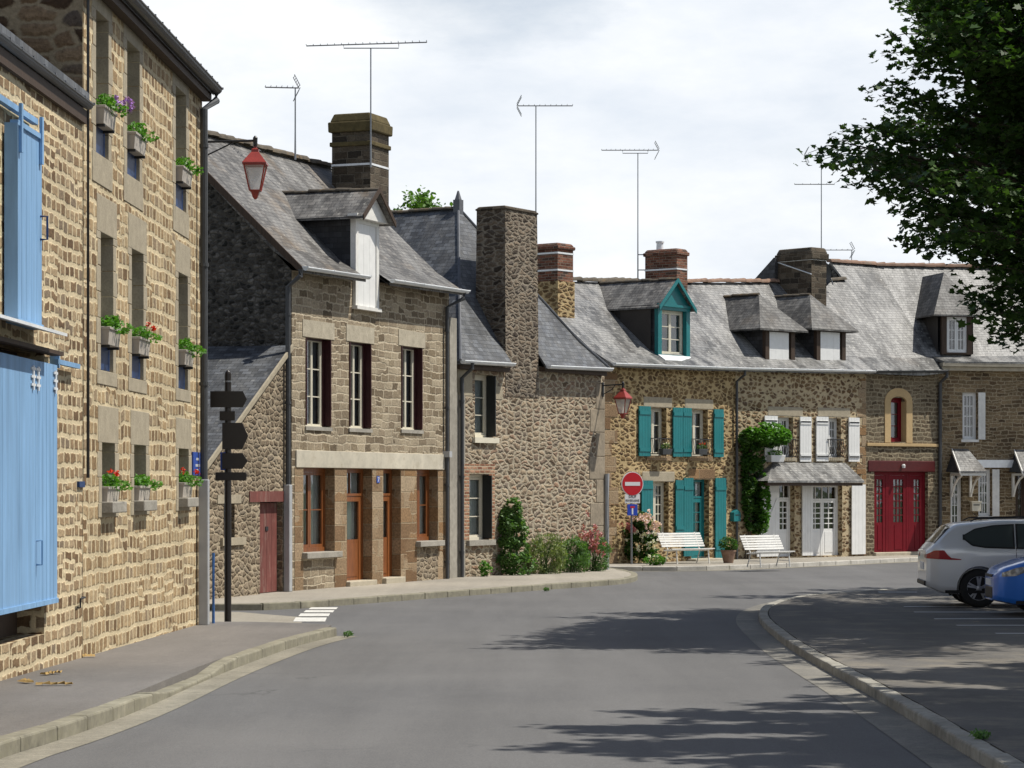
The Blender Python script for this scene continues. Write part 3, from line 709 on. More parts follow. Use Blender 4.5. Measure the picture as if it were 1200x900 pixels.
def planks(x0, x1, y0, y1, z0, z1, n=5, gap=0.006):
    m = MB(); w = (x1 - x0) / n
    for i in range(n): m.box(x0 + i * w + (gap / 2 if i else 0), x0 + (i + 1) * w - (gap / 2 if i < n - 1 else 0), y0, y1, z0, z1)
    m.box(x0 + .004, x1 - .004, y0 + (y1 - y0) * .35, y1 - .002, z0 + .003, z1 - .003)
    return m
def shutter(parent, x0, x1, z0, z1, mat, y=-0.03, th=0.035, strap=None, battens=True, zbar=False, name='shutter', n=4, zt=None):
    m = planks(x0, x1, y - th, y, z0, z1, n)
    if battens:
        for zz in (z0 + (z1 - z0) * .13, z1 - (z1 - z0) * .13): m.box(x0 + .01, x1 - .01, y - th - .018, y - th, zz - .05, zz + .05)
    if zbar:
        a = (x0 + .08, z0 + (z1 - z0) * .18); b = (x1 - .08, z0 + (z1 - z0) * .80)
        m.hexa([(a[0] - .04, y - th - .016, a[1]), (a[0] + .04, y - th - .016, a[1]), (b[0] + .04, y - th - .016, b[1]), (b[0] - .04, y - th - .016, b[1])],
               [(a[0] - .04, y - th, a[1]), (a[0] + .04, y - th, a[1]), (b[0] + .04, y - th, b[1]), (b[0] - .04, y - th, b[1])])
    o = m.build(name, mat, parent)
    if strap:
        for zz in (z0 + (z1 - z0) * .11, z1 - (z1 - z0) * .11): MB().box(x0 + .02, x1 - .04, y - th - .026, y - th - .018, zz - .018, zz + .018).build('strap_hinge', strap, o)
    return o
def sill(parent, x0, x1, z, mat=None, out=0.1, th=0.11, y1=0.12): return MB().box(x0, x1, -out, y1, z - th, z).build('sill', mat or M_SILL, parent, bevel=0.012)
def slab(parent, name, x0, x1, z0, z1, mat, out=0.006, y1=0.02, bevel=0.0): return MB().box(x0, x1, -out, y1, z0, z1).build(name, mat, parent, bevel=bevel)
def surround(H, rc, mat, w=0.17, lint=0.26, depth=0.26, out=0.006, sillh=0.14, name='window_surround'):
    a, b, c, d = rc[:4]; m = MB(); z = c
    k = 0
    while z < d - 1e-3:           # jamb stones, alternately long and short
        z2 = min(d, z + 0.30); ww = w * (1.25 if k % 2 else 0.85); k += 1
        m.box(a - ww, a + .004, -out, depth, z + .004, z2 - .004); m.box(b - .004, b + ww, -out, depth, z + .004, z2 - .004); z = z2
    m.box(a - w * 1.1, b + w * 1.1, -out, depth, d - .004, d + lint)
    if sillh: m.box(a - w * 1.1, b + w * 1.1, -out - .004, depth, c - sillh, c + .004)
    return m.build(name, mat, H.root, bevel=0.006)
def quoins(H, x, sgn, z0, z1, mat, hh=0.36, a=0.30, b=0.55, out=0.008, name='corner_stones', wrap=True):
    m = MB(); z = z0; k = 0
    while z < z1 - .05:
        h = min(hh * rnd.uniform(.8, 1.2), z1 - z); w = (a if k % 2 else b) * rnd.uniform(.85, 1.1); w2 = (b if k % 2 else a)
        if sgn > 0: m.box(x - (out if wrap else 0), x + w, -out, w2 if wrap else .05, z + .006, z + h - .006)
        else: m.box(x - w, x + (out if wrap else 0), -out, w2 if wrap else .05, z + .006, z + h - .006)
        z += h; k += 1
    return m.build(name, mat, H.root, bevel=0.012)

def chimney(H, x0, x1, y0, y1, zb, zt, mat, capmat, straps=(), bands=(), pot=False, taper=0.0, capo=0.05, caph=0.22):
    def ring(z, e=0.0, t=0.0): return [(x0 - e + t, y0 - e + t, z), (x1 + e - t, y0 - e + t, z), (x1 + e - t, y1 + e - t, z), (x0 - e + t, y1 + e - t, z)]
    o = MB().hexa(ring(zb), ring(zt - caph, 0, taper)).build('chimney', mat, H.root)
    t = taper
    MB().hexa(ring(zt - caph, capo, t), ring(zt - caph * .45, capo * 1.1, t)).hexa(ring(zt - caph * .45 + .002, capo * .6, t), ring(zt, -0.03, t)).build('cap', capmat, o, bevel=0.03)
    for zz in bands: MB().hexa(ring(zz, .045, t * .6), ring(zz + .1, .045, t * .6)).build('band', capmat, o, bevel=0.02)
    for zz in straps: MB().hexa(ring(zz, .012, t * .5), ring(zz + .045, .012, t * .5)).build('strap', M_GALV if straps is None else M_ZINC, o)
    if pot: MB().lathe([(.11, zt - .02), (.10, zt + .2), (.125, zt + .21), (.125, zt + .26)], (x0 + x1) / 2, y0 + (y1 - y0) * .7, 12).build('pot', M_ZINC, o, smooth=False)
    return o

def dormer(H, u0, u1, yf, z0, z1, zr, L, front, roofm, style='gable', ov=0.14, cheek=None, win=None, hip=0.7, post=0.09, Lr=None, ridge=None, rec=0.10):
    """z0 sill, z1 eaves, zr ridge; L length back into the roof"""
    cheek = cheek or S_DK; Lr = Lr or L
    m = MB()
    for x in (u0, u1):
        s_ = 1 if x == u1 else -1
        m.box(min(x, x - s_ * .05), max(x, x - s_ * .05), yf + .05, yf + L, z0 - .25, z1)
    o = m.build('dormer', cheek, H.root)
    f = MB(); f.box(u0 - .01, u0 + post, yf, yf + .12, z0 - .03, z1); f.box(u1 - post, u1 + .01, yf, yf + .12, z0 - .03, z1)
    f.box(u0 - .012, u1 + .012, yf - .012, yf + .12, z1 - .11, z1 + .004)
    f.box(u0 + post, u1 - post, yf, yf + .12, z0 - .03, z0 + .03)
    um = (u0 + u1) / 2; e0, e1 = u0 - ov, u1 + ov; ya = yf - min(ov, .16)
    if style == 'gable':
        f.prismy([(u0, z1), (u1, z1), (um, zr - .06)], yf - .005, yf + .07)
        f.box(u0 - .06, u1 + .06, yf - .05, yf + .0, z1 - .02, z1 + .05)
    f.build('dormer_front', front, o)
    zb = z1 - .05
    r = MB(); th = .05
    if style == 'gable':
        for s_, e in ((-1, e0), (1, e1)):
            a, b, c, d = (e, ya, zb), (um, ya, zr), (um, yf + Lr, zr), (e, yf + Lr, zb)
            q = [a, b, c, d] if s_ < 0 else [b, a, d, c]
            r.hexa([(x, y, z - th) for x, y, z in q], q)
        ro = r.build('dormer_roof', roofm, o)
        # barge boards
        bb = MB()
        for e in (e0, e1): bb.hexa([(e, ya - .02, zb - .10), (um, ya - .02, zr - .10), (um, ya - .02, zr + .02), (e, ya - .02, zb + .02)], [(e, ya + .012, zb - .10), (um, ya + .012, zr - .10), (um, ya + .012, zr + .02), (e, ya + .012, zb + .02)])
        bb.build('barge_board', front, o)
        if ridge: ridge_tiles(H, (um, ya, zr), (um, yf + Lr, zr), ridge, .06, .3, parent=o)
    else:
        yr = ya + hip
        for s_, e in ((-1, e0), (1, e1)):
            a, b, c, d = (e, ya, zb), (um, yr, zr), (um, yf + Lr, zr), (e, yf + Lr, zb)
            q = [a, b, c, d] if s_ < 0 else [b, a, d, c]
            r.hexa([(x, y, z - th) for x, y, z in q], q)
        q = [(e0, ya, zb), (e1, ya, zb), (um, yr, zr)]
        r.hexa([(x, y, z - th) for x, y, z in q], q)
        r.build('dormer_roof', roofm, o)
        if ridge: ridge_tiles(H, (um, yr, zr), (um, yf + Lr, zr), ridge, .06, .3, parent=o)
    if win: window(o, [u0 + post, u1 - post, z0 + .03, z1 - .11], depth=yf + rec, **win)
    return o

Z0 = -0.5
# ---------- the low house with the blue loading door (L) and the tall house (T)
tdx = 0.03
def tline(Z): return (-5.603 + tdx * Z, Z)
HL = House('stone_barn', tline(16.0), tline(28.33), 'low golden barn at the left edge with pale blue loading door and sliding shutter', 'barn')
ud = HL.u(67, -.11)
door_rc = [HL.u(-90, -.11), ud, HL.z(706, ud), HL.z(428, ud)]
op_rc = [door_rc[0] + .1, door_rc[1] - .12, door_rc[2] - .32, door_rc[3] + .12]
sh0, sh1 = HL.u(19, -.13), HL.u(49, -.13)
sz0, sz1 = HL.z(381, sh1), HL.z(165, sh1)
win_rc = [sh0 + .12, sh1 - .12, sz0 + .15, sz1 - .12]
ze = HL.z(112, HL.W) - .1
facade(HL, Z0, ze, ze, [op_rc, win_rc], M_L, 0.3)
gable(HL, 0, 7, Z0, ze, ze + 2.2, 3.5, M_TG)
backwall(HL, 7, Z0, ze, M_L)
roof(HL, [(0, -.08, ze + .12), (0, 3.5, ze + 2.25), (0, 7.3, ze)], [(HL.W - .01, -.08, ze + .12), (HL.W - .01, 3.5, ze + 2.25), (HL.W - .01, 7.3, ze)], S_H)
gutter(HL, (0, -.062, ze + .0), (HL.W + .02, -.062, ze + .0), M_ZINCD, .058)
MB().box(0, HL.W - .01, -.05, 0, ze - .22, ze - .07).build('eaves_board', M_BRW, HL.root)
# loading door, two planked leaves hung just proud of the wall
da, db, dc, dd = door_rc; mid = db - 1.05
for a, b in ((da, mid - .004), (mid + .004, db)):
    lf = planks(a, b, -.11, -.045, dc, dd, 6, .008); lf.box(a, b, -.125, -.11, dc, dc + .05)
    o = lf.build('loading_door_leaf', M_BLUE, HL.root)
    h_ = MB()
    for zz in (dd - .16,):
        for xx in ((a + .1, b - .12) if b == db else (b - .12,)):
            h_ = MB(); h_.box(xx - .02, xx + .02, -.128, -.114, zz - .14, zz + .1)
            for k in range(3): h_.box(xx - .09, xx + .09, -.126, -.112, zz - .10 + k * .08, zz - .075 + k * .08)
            h_.build('ornamental_hinge', M_ZINC, o)
    if b == db:
        MB().tube([(a + .05, -.11, dc + .42), (a + .05, -.17, dc + .42), (a + .05, -.17, dc + .66), (a + .05, -.11, dc + .66)], .011, 6).build('handle', M_BLUE, o)
MB().box(da, db + .1, -.16, -.03, dd + .10, dd + .14).build('door_rail', M_BRW, HL.root)
m = MB().hexa([(da, -.34, dd + .26), (HL.u(79, -.34), -.34, dd + .26), (HL.u(79, -.34), 0.02, dd + .34), (da, 0.02, dd + .34)], [(da, -.34, dd + .29), (HL.u(79, -.34), -.34, dd + .29), (HL.u(79, -.34), 0.02, dd + .37), (da, 0.02, dd + .37)])
m.build('door_hood', M_ZINC, HL.root)
m = MB().box(db + .12, HL.u(92, -.08), -.10, -.05, dd + .02, dd + .07); m.box(db + .15, db + .19, -.10, 0, dd - .02, dd + .12); m.build('slide_rail', M_BLUE, HL.root)
MB().box(op_rc[0], op_rc[1], .28, .30, op_rc[2], op_rc[3]).build('inner_boarding', M_BRW, HL.root)
# sliding shutter of the upper window
lf = planks(sh0, sh1, -.13, -.07, sz0, sz1, 5, .008); lf.box(sh0, sh1, -.15, -.03, sz0 - .05, sz0); lf.box(sh0, sh1, -.15, -.07, sz1, sz1 + .05); lf.box(sh0 - .02, sh0, -.15, -.02, sz0, sz1 + .02)
o = lf.build('sliding_shutter', M_BLUE, HL.root)
h_ = MB()
for xx in (sh0 + .12, sh1 - .1): MB().box(xx - .035, xx + .035, -.165, -.135, sz1 - .25, sz1 + .22).build('hanger', M_BLUE, o)
MB().tube([(sh1 - .07, -.13, sz0 + .85), (sh1 - .07, -.20, sz0 + .85), (sh1 - .07, -.20, sz0 + 1.08), (sh1 - .07, -.13, sz0 + 1.08)], .012, 6).build('handle', M_BLUED, o)
MB().box(sh0 - .9, sh1 + .02, -.09, -.03, sz1 + .16, sz1 + .22).build('shutter_rail', M_BLUE, HL.root)
window(HL.root, win_rc, .2, 2, 1, 3, M_BLUE, curtain=None)
MB().tube([(HL.u(88), -.02, HL.z(712, HL.u(88))), (HL.u(88), -.06, HL.z(712, HL.u(88))), (HL.u(88), -.06, HL.z(702, HL.u(88))), (HL.u(93), -.06, HL.z(700, HL.u(93))), (HL.u(93), -.02, HL.z(700, HL.u(93)))], .012, 6).build('wall_hook', M_IRON, HL.root)
slab(HL.root, 'wall_plate', HL.u(90), HL.u(97) - .02, HL.z(571, HL.u(92)), HL.z(564, HL.u(92)), M_BLUED, .03)

HT = House('tall_stone_house', tline(28.35), (-4.49, 37.1), 'tall golden stone house on the left with three storeys of planted window boxes', 'house')
T_px = [(112, 127, 11, 178), (148.5, 163.5, 47, 205), (205.5, 218, 98, 241),
        (117.6, 132.5, 271, 433.5), (154, 168, 291.5, 444.5), (208.7, 220, 317.5, 454.5),
        (119, 134.5, 519.5, 592), (156.7, 171, 520.5, 590), (209, 221, 524, 582)]
T_ops = []
for xl, xr, yt, yb in T_px:
    a, b = HT.u(xl), HT.u(xr); z1 = HT.z(yt, a); z0 = HT.z(yb, a)
    T_ops.append([a, b, z0, z1])
# each storey shares one height
for i in range(0, 9, 3):
    z0 = sum(o[2] for o in T_ops[i:i + 3]) / 3; z1 = sum(o[3] for o in T_ops[i:i + 3]) / 3
    for o in T_ops[i:i + 3]: o[2] = o[2] * .3 + z0 * .7; o[3] = o[3] * .3 + z1 * .7
zt = HT.z(104, HT.W, -.2) - .02
facade(HT, Z0, zt, zt, T_ops, M_T, 0.34)
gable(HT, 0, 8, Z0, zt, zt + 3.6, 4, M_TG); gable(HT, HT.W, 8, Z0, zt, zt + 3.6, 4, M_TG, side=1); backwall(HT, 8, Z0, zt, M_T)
roof(HT, [(-.08, -.16, zt + .02), (-.08, 4, zt + 3.7), (-.08, 8.3, zt)], [(HT.W + .06, -.16, zt + .02), (HT.W + .06, 4, zt + 3.7), (HT.W + .06, 8.3, zt)], S_H)
MB().box(-.05, HT.W + .05, -.13, 0, zt - .16, zt - .03).build('eaves_board', M_BRW, HT.root)
gutter(HT, (-.08, -.20, zt + .03), (HT.W + .10, -.20, zt + .03), M_PIPE, .08)
for i, rc in enumerate(T_ops):
    o = window(HT.root, rc, .24, 2, 1, 3, M_WHITEO, curtain=M_CURT2 if i % 2 else None, cside=.4)
    surround(HT, rc, M_GRANG, .2, .42 if i >= 3 else .3, .22, .006, .34 if i < 3 else .16)
    m = MB()
    if i < 6:                     # low blue guard rail in front of the window
        for zz in (rc[2] + .07, rc[2] + .38): m.box(rc[0] + .006, rc[1] - .006, .10, .13, zz, zz + .04)
        m.box(rc[0] + .01, rc[1] - .01, .04, .055, rc[2] + .02, rc[2] + .45)
        m.build('guard_rail', M_BLUED, o)
    else:
        sill(HT.root, rc[0] - .03, rc[1] + .03, rc[2] + .02, M_SILL, .14, .13)
# smooth granite strips of old openings
for xl, xr, ya, yb in ((185, 193, 590, 720), (134, 146, 300, 560)):
    pass
# downpipes at the far corner and at the seam
xe = HT.W
downpipe(HT, HT.u(239, -.10), -.10, HT.gz(xe), zt - .1, M_PIPE, .055, (HT.W + .03, -.20, zt - .03), HT.z(562, xe), M_PIPEG)
MB().tube([(HT.W + .02, -.16, HT.gz(xe)), (HT.W + .02, -.16, HT.z(648, xe))], .022, 8).build('blue_service_pipe', plain('service_pipe_blue', (.05, .14, .36), .5), HT.root)
MB().tube([(.04, -.05, HL.z(560, HL.W)), (.04, -.05, zt)], .018, 6).build('cable', M_IRON, HT.root)
# street plaque
pr = HT.rect(226, 236, 529, 557, 0, 'r')
o = slab(HT.root, 'street_name_plaque', HT.u(224.5), HT.u(235), HT.z(557, HT.u(230)), HT.z(530, HT.u(230)), plain('plaque_blue', (.03, .08, .36), .35, .05), .025)
m = MB(); a, b = HT.u(224.5), HT.u(235); zc = HT.z(543, HT.u(230))
for k, (w, dz) in enumerate(((.16, .06), (.22, -.03), (.12, -.10))):
    c_ = (a + b) / 2
    n_ = int(w * 2 / .05)
    for j in range(n_): m.box(c_ - w + j * .05 * 1.0, c_ - w + j * .05 + .03, -.029, -.024, zc + dz - .018, zc + dz + .018)
m.build('plaque_lettering', M_WHITE, o)

# ---------- house B: loft dormer
HB = House('stone_house', (-4.26, 49.5), (-1.40, 56.85), 'tan stone house with white loft door dormer, maroon window shutters and a long concrete lintel', 'house')
B = HB; D = 5.86
eB0, eB1 = B.z(316, 0, -.3), B.z(342, B.W, -.3)
rB0, rB1 = eB0 + 2.95, eB0 + 2.95
up = [B.rect(358, 387.5, 396, 500.5), B.rect(409, 434.5, 401, 502.5), B.rect(470, 494.5, 406, 504)]
wl = B.rect(355, 392, 550, 647); d1 = B.rect(406, 436, 549.5, 681); d2 = B.rect(448.6, 469.5, 548.5, 677); wr = B.rect(488, 513, 548, 634)
lz0 = sum(B.z(y, B.u(x)) for x, y in ((347, 550.4), (434, 549), (522, 547.3))) / 3
for o in (wl, d1, d2, wr): o[3] = lz0
facade(B, Z0, eB0, eB1, up + [wl, d1, d2, wr], M_B, 0.22)
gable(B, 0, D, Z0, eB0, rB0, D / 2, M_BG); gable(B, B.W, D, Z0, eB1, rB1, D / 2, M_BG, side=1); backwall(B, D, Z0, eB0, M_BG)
def prof(x, e, r, yr, ov=.3, kick=.35, D_=None, fl=.75):
    ys = (D_ or 2 * yr)
    sl = (r - e) / (yr + ov)
    return [(x, -ov, e), (x, kick, e + (kick + ov) * sl * fl), (x, kick + .5, e + (kick + .5 + ov) * sl * (fl + .13)), (x, yr, r), (x, ys + ov, e)]
nt = lambda px: (B.u(px) + .12) / (B.W + .26)
roof(B, prof(-.12, eB0 + .02, rB0 + .08, D / 2), prof(B.W + .14, eB1 + .02, rB1 + .08, D / 2), S_B, sag=.03, notch=(nt(413), nt(441)))
ridge_tiles(B, (-.1, D / 2, rB0 + .09), (B.W + .1, D / 2, rB1 + .09), M_RIDGED, .10, .34)
gutter(B, (-.14, -.36, eB0 + .03), (B.u(413), -.36, eB0 + (eB1 - eB0) * B.u(413) / B.W + .03), M_ZINC, .06)
du0, du1 = B.u(414), B.u(440)
gutter(B, (du1 + .05, -.36, eB0 + (eB1 - eB0) * du1 / B.W + .03), (B.W + .2, -.36, eB1 + .03), M_ZINC, .06)
m = MB()
for s_ in (0,):
    m.hexa([(-.15, -.3, eB0 - .12), (-.11, -.3, eB0 - .12), (-.11, D / 2, rB0 - .07), (-.15, D / 2, rB0 - .07)], [(-.15, -.3, eB0 + .04), (-.11, -.3, eB0 + .04), (-.11, D / 2, rB0 + .11), (-.15, D / 2, rB0 + .11)])
m.build('barge_board', M_BRW, B.root)
for i, rc in enumerate(up):
    o = window(B.root, [rc[0] + .16, rc[1] - .10, rc[2], rc[3]], .15, 2, 1, 3, M_CREAM, fr=.03, st=.035, curtain=M_CURT2)  # white frames; the duller cream paints in the part shade on them
    MB().box(rc[0], rc[0] + .16, .12, .2, rc[2], rc[3]).box(rc[1] - .10, rc[1], .12, .2, rc[2], rc[3]).box(rc[0] + .16, rc[1] - .10, .13, .2, rc[3] - .05, rc[3] - .001).build('outer_frame', M_MAROON, o)
    # maroon shutters folded back into the reveal
    for x0, x1 in ((rc[1] - .035, rc[1] - .004), (rc[0] + .004, rc[0] + .035)):
        m = MB().box(x0, x1, -.02, .165, rc[2] + .03, rc[3] - .02)
        for k in range(1, 4): m.box(x0 - .004, x1 + .004 if x1 < rc[1] - .1 else x1, -.02 + k * .045, -.012 + k * .045, rc[2] + .06, rc[3] - .05)
        m.build('shutter', M_MAROON, B.root)
    slab(B.root, 'window_sill', rc[0] - .03, rc[1] + .03, rc[2] - .07, rc[2] + .004, M_SILL, .03, .17)
    slab(B.root, 'lintel_stone', rc[0] - .14, rc[1] + .16, rc[3] - .004, rc[3] + .33, M_GRAN, .012, .17)
slab(B.root, 'long_lintel', B.u(346), B.u(522.5), lz0 - .006, lz0 + .33, M_LINT, .03, .20, .008)
gzB = B.gz(4)
piers = [(B.u(345), wl[0]), (wl[1], d1[0]), (d1[1], d2[0]), (d2[1], wr[0]), (wr[1], B.u(523))]
for i, (a, b) in enumerate(piers):
    slab(B.root, 'stone_pier', a - (0 if i == 0 else .004), b + (0 if i == 4 else .004), (gzB - .2), lz0 - .006, M_PIER, .008, .215)
slab(B.root, 'stone_infill', wr[0], wr[1], gzB - .2, wr[2] - .10, M_SHED, .006, .05)
for rc, cs in ((wl, 1), (wr, 1)):
    window(B.root, rc, .20, 2, 1, 2, M_ORW, fr=.09, st=.06, curtain=M_CURT, transom=.0)
    sill(B.root, rc[0] - .06, rc[1] + .12, rc[2] + .004, M_SILL, .13, .12, .2)
for rc in (d1, d2):
    window(B.root, rc, .20, 1, 1, 1, M_ORW, fr=.10, st=.11, curtain=M_CURT, kick=.85, transom=.42, name='glazed_door', door=True)
    MB().box(rc[0] - .03, rc[1] + .05, -.10, .26, B.gz(rc[0]) - .1, rc[2] + .01).build('door_step', M_GRAN, B.root, bevel=.015)
# loft door dormer
zf0, zf1 = B.z(362, du1), B.z(262, du0)
zped = B.z(254, du0)
dm = MB(); yb_ = 2.1
for x in (du0, du1 - .04): dm.box(x, x + .04, -.04, yb_, eB0 - .2, zped)
o = dm.build('dormer', S_DK, B.root)
m = MB().box(du0 - .03, du0 + .10, -.07, .05, zf0, zped); m.box(du1 - .10, du1 + .03, -.07, .05, zf0, zped); m.box(du0 + .10, du1 - .10, -.07, .05, zf1 + .02, zped); m.box(du0 - .06, du1 + .06, -.12, .05, zf0 - .07, zf0)
um = (du0 + du1) / 2; zrd = B.z(222, um) ; e_ = .26
m.prismy([(du0 - .1, zped + .05), (du1 + .1, zped + .05), (um, zrd - .10)], -.20, -.12)
m.box(du0 - e_ + .02, du1 + e_ - .02, -.20, .02, zped - .03, zped + .05)
m.build('dormer_front', M_WHITEO, o)
planks(du0 + .10, du1 - .10, -.05, -.01, zf0, zf1 + .02, 3).build('loft_door', M_WHITE, o)
r_ = MB()
for s_, e in ((-1, du0 - e_), (1, du1 + e_)):
    a, b, c, d = (e, -.34, zped - .02), (um, -.34, zrd), (um, 2.6, zrd), (e, 2.6, zped - .02); q = [a, b, c, d] if s_ < 0 else [b, a, d, c]
    r_.hexa([(x, y, z - .05) for x, y, z in q], q)
r_.build('dormer_roof', S_B, o)
bb = MB()
for e in (du0 - e_, du1 + e_): bb.hexa([(e, -.36, zped - .10), (um, -.36, zrd - .08), (um, -.36, zrd + .03), (e, -.36, zped + .01)], [(e, -.33, zped - .10), (um, -.33, zrd - .08), (um, -.33, zrd + .03), (e, -.33, zped + .01)])
bb.build('barge_board', M_BRW, o)
ridge_tiles(B, (um, -.34, zrd), (um, 2.5, zrd), M_RIDGED, .055, .3, parent=o)
MB().hexa([(du0 - e_ - .1, .35, zped - 1.0), (du0 - e_, .35, zped - 1.0), (du0 - e_, 1.9, zped + .55), (du0 - e_ - .1, 1.9, zped + .55)], [(du0 - e_ - .1, .35, zped - .97), (du0 - e_, .35, zped - .97), (du0 - e_, 1.9, zped + .6), (du0 - e_ - .1, 1.9, zped + .6)]) .build('flashing', M_ZINC, o)
# chimney on the far gable
cx1 = B.W + .05; cx0_ = cx1 - 1.0
cy0 = B.yl(434, cx0_); cy1 = B.yl(389, cx0_)
chB_top = B.z(131, cx0_, cy0)
chB = chimney(B, cx0_, cx1, cy0, cy1, eB1, chB_top, M_CHD, M_MOSS, straps=(B.z(193, cx0_, cy0),), bands=(B.z(170, cx0_, cy0),), caph=.42, capo=.07)
# pipes
downpipe(B, B.u(337.5, -.09), -.09, B.gz(), eB0 - .1, M_PIPE, .05, (B.u(337.5, -.09), -.36, eB0 - .02), B.z(568, 0), M_PIPEG)
downpipe(B, B.u(524, -.07), -.07, B.gz(7.8), eB1 - .1, M_PIPE, .045, (B.W + .02, -.36, eB1 - .02))
slab(B.root, 'party_wall_pilaster', B.W - .02, B.W + .38, Z0, B.z(372, B.W), M_REND, .03, .4)
o = MB().box(B.W - .35, B.W - .2, -.16, 0, B.z(536, B.W), B.z(529, B.W)).build('junction_box', M_PIPEG, B.root)
c_ = (d1[1] + d2[0]) / 2; zc = B.z(562, c_)
o = MB().box(c_ - .07, c_ + .07, -.02, -.006, zc - .07, zc + .07).build('house_number_plate', MATS['plaque_blue'], B.root)
m = MB().box(c_ - .04, c_ + .04, -.026, -.018, zc + .03, zc + .045); m.hexa([(c_ + .015, -.026, zc + .03), (c_ + .035, -.026, zc + .03), (c_ - .005, -.026, zc - .045), (c_ - .025, -.026, zc - .045)], [(c_ + .015, -.018, zc + .03), (c_ + .035, -.018, zc + .03), (c_ - .005, -.018, zc - .045), (c_ - .025, -.018, zc - .045)])
m.build('numeral', M_WHITE, o)

# ---------- shed against house B
sh_p1 = (-4.30, 49.42); sh_p0 = (sh_p1[0] - .28 * 6.2, sh_p1[1] - 6.2)
HS = House('lean_to_shed', sh_p0, sh_p1, 'grey stone lean-to shed with peeling red plank door under a sloping slate roof', 'shed')
S = HS
zA, zB_ = S.z(425, S.u(327)), S.z(535, S.u(248)); ua, ub = S.u(327), S.u(248); slp = (zA - zB_) / (ua - ub)
zl = lambda x: zB_ + slp * (x - ub)
rd = S.rect(304.5, 331, 588, 693); rd[2] = S.gz(rd[0]) - .02
nw = S.rect(262, 275, 590, 630)
facade(S, Z0, zl(0), zl(S.W), [nw, rd], M_SHED, .25)
MB().face([(0, 0, Z0), (0, 0, zl(0)), (0, 4.2, zl(0)), (0, 4.2, Z0)]).build('side_wall', M_SHED, S.root)
MB().face([(0, 4.2, Z0), (0, 4.2, zl(0)), (S.W, 4.2, zl(S.W)), (S.W, 4.2, Z0)]).build('back_wall', M_SHED, S.root)
m = MB(); q = [(-.15, -.05, zl(-.15) + .06), (S.W, -.05, zl(S.W) + .06), (S.W, 4.3, zl(S.W) + .06), (-.15, 4.3, zl(-.15) + .06)]
m.hexa([(x, y, z - .06) for x, y, z in q], q).build('roof', S_DK if False else S_H, S.root)
MB().hexa([(-.15, -.09, zl(-.15) - .02), (S.W, -.09, zl(S.W) - .02), (S.W, -.05, zl(S.W) - .02), (-.15, -.05, zl(-.15) - .02)], [(-.15, -.09, zl(-.15) + .08), (S.W, -.09, zl(S.W) + .08), (S.W, -.05, zl(S.W) + .08), (-.15, -.05, zl(-.15) + .08)]).build('verge', M_GRANG, S.root)
o = planks(rd[0] + .03, rd[1] - .03, .10, .14, rd[2] + .03, rd[3] - .02, 4, .01).build('plank_door', M_OLDRED, S.root)
m = MB(); 
for k in range(9): m.lathe([(.0, .0)], 0, 0, 3) if False else None
MB().box((rd[0] + rd[1]) / 2 - .07, (rd[0] + rd[1]) / 2 + .07, .085, .098, rd[3] - .55, rd[3] - .47).build('door_vent', M_IRON, o)
slab(S.root, 'door_lintel', rd[0] - .55, rd[1] + .05, rd[3], rd[3] + .2, M_OLDRED, .02, .15)
slab(S.root, 'lintel_stone', nw[0] - .3, nw[1] + .3, nw[3], nw[3] + .16, M_GRANG, .012, .1); slab(S.root, 'sill_stone', nw[0] - .15, nw[1] + .45, nw[2] - .14, nw[2], M_GRANG, .05, .1)
MB().box(nw[0], nw[1], .16, .18, nw[2], nw[3]).build('boarded_opening', M_BRW, S.root)

# ---------- house H: hipped roof, big stone chimney on the street wall
HH = House('stone_house', (-1.25, 57.6), (2.29, 63.5), 'cream rubble stone house with a tall square chimney stack rising from its street wall', 'house')
H = HH
eH0, eH1 = H.z(424, 0, -.3), H.z(433, H.W, -.3)
wu = H.rect(556.5, 577.5, 439, 513); wd = H.rect(549.5, 573, 556, 633)
facade(H, Z0, eH0, eH1, [wu, wd], M_H, .25)
m = MB().face([(0, 0, Z0), (0, 0, eH0), (0, 8, eH0), (0, 8, Z0)]); m.face([(H.W, 0, Z0), (H.W, 8, Z0), (H.W, 8, eH1), (H.W, 0, eH1)]); m.face([(0, 8, Z0), (0, 8, eH0), (H.W, 8, eH1), (H.W, 8, Z0)]).build('side_wall', M_H, H.root)
apx = H.W * .5; ay = H.yl(537, apx); az = H.z(244, apx, ay)
m = MB(); L0, R0 = -.15, H.W - .10; fy = -.20; e0z, e1z = eH0 + .02, eH1 + .02
def lerp(a, b, t): return tuple(x + (y - x) * t for x, y in zip(a, b))
A = (apx, ay, az); Ab = (apx, 6.6, az)
FL, FR = (L0, fy, e0z), (R0, fy, e1z); BL, BR = (L0, 8.3, e0z), (R0, 8.3, e1z)
def kick(p, t=.2, d=-.13): q = lerp(p, A, t); return (q[0], q[1], q[2] + d)
kFL, kFR = kick(FL), kick(FR); kBL = lerp(BL, Ab, .2); kBL = (kBL[0], kBL[1], kBL[2] - .13); kBR = lerp(BR, Ab, .2); kBR = (kBR[0], kBR[1], kBR[2] - .13)
hcx0, hcx1 = H.u(592), H.u(631)
def onf(a, b, x): return lerp(a, b, (x - a[0]) / (b[0] - a[0]))
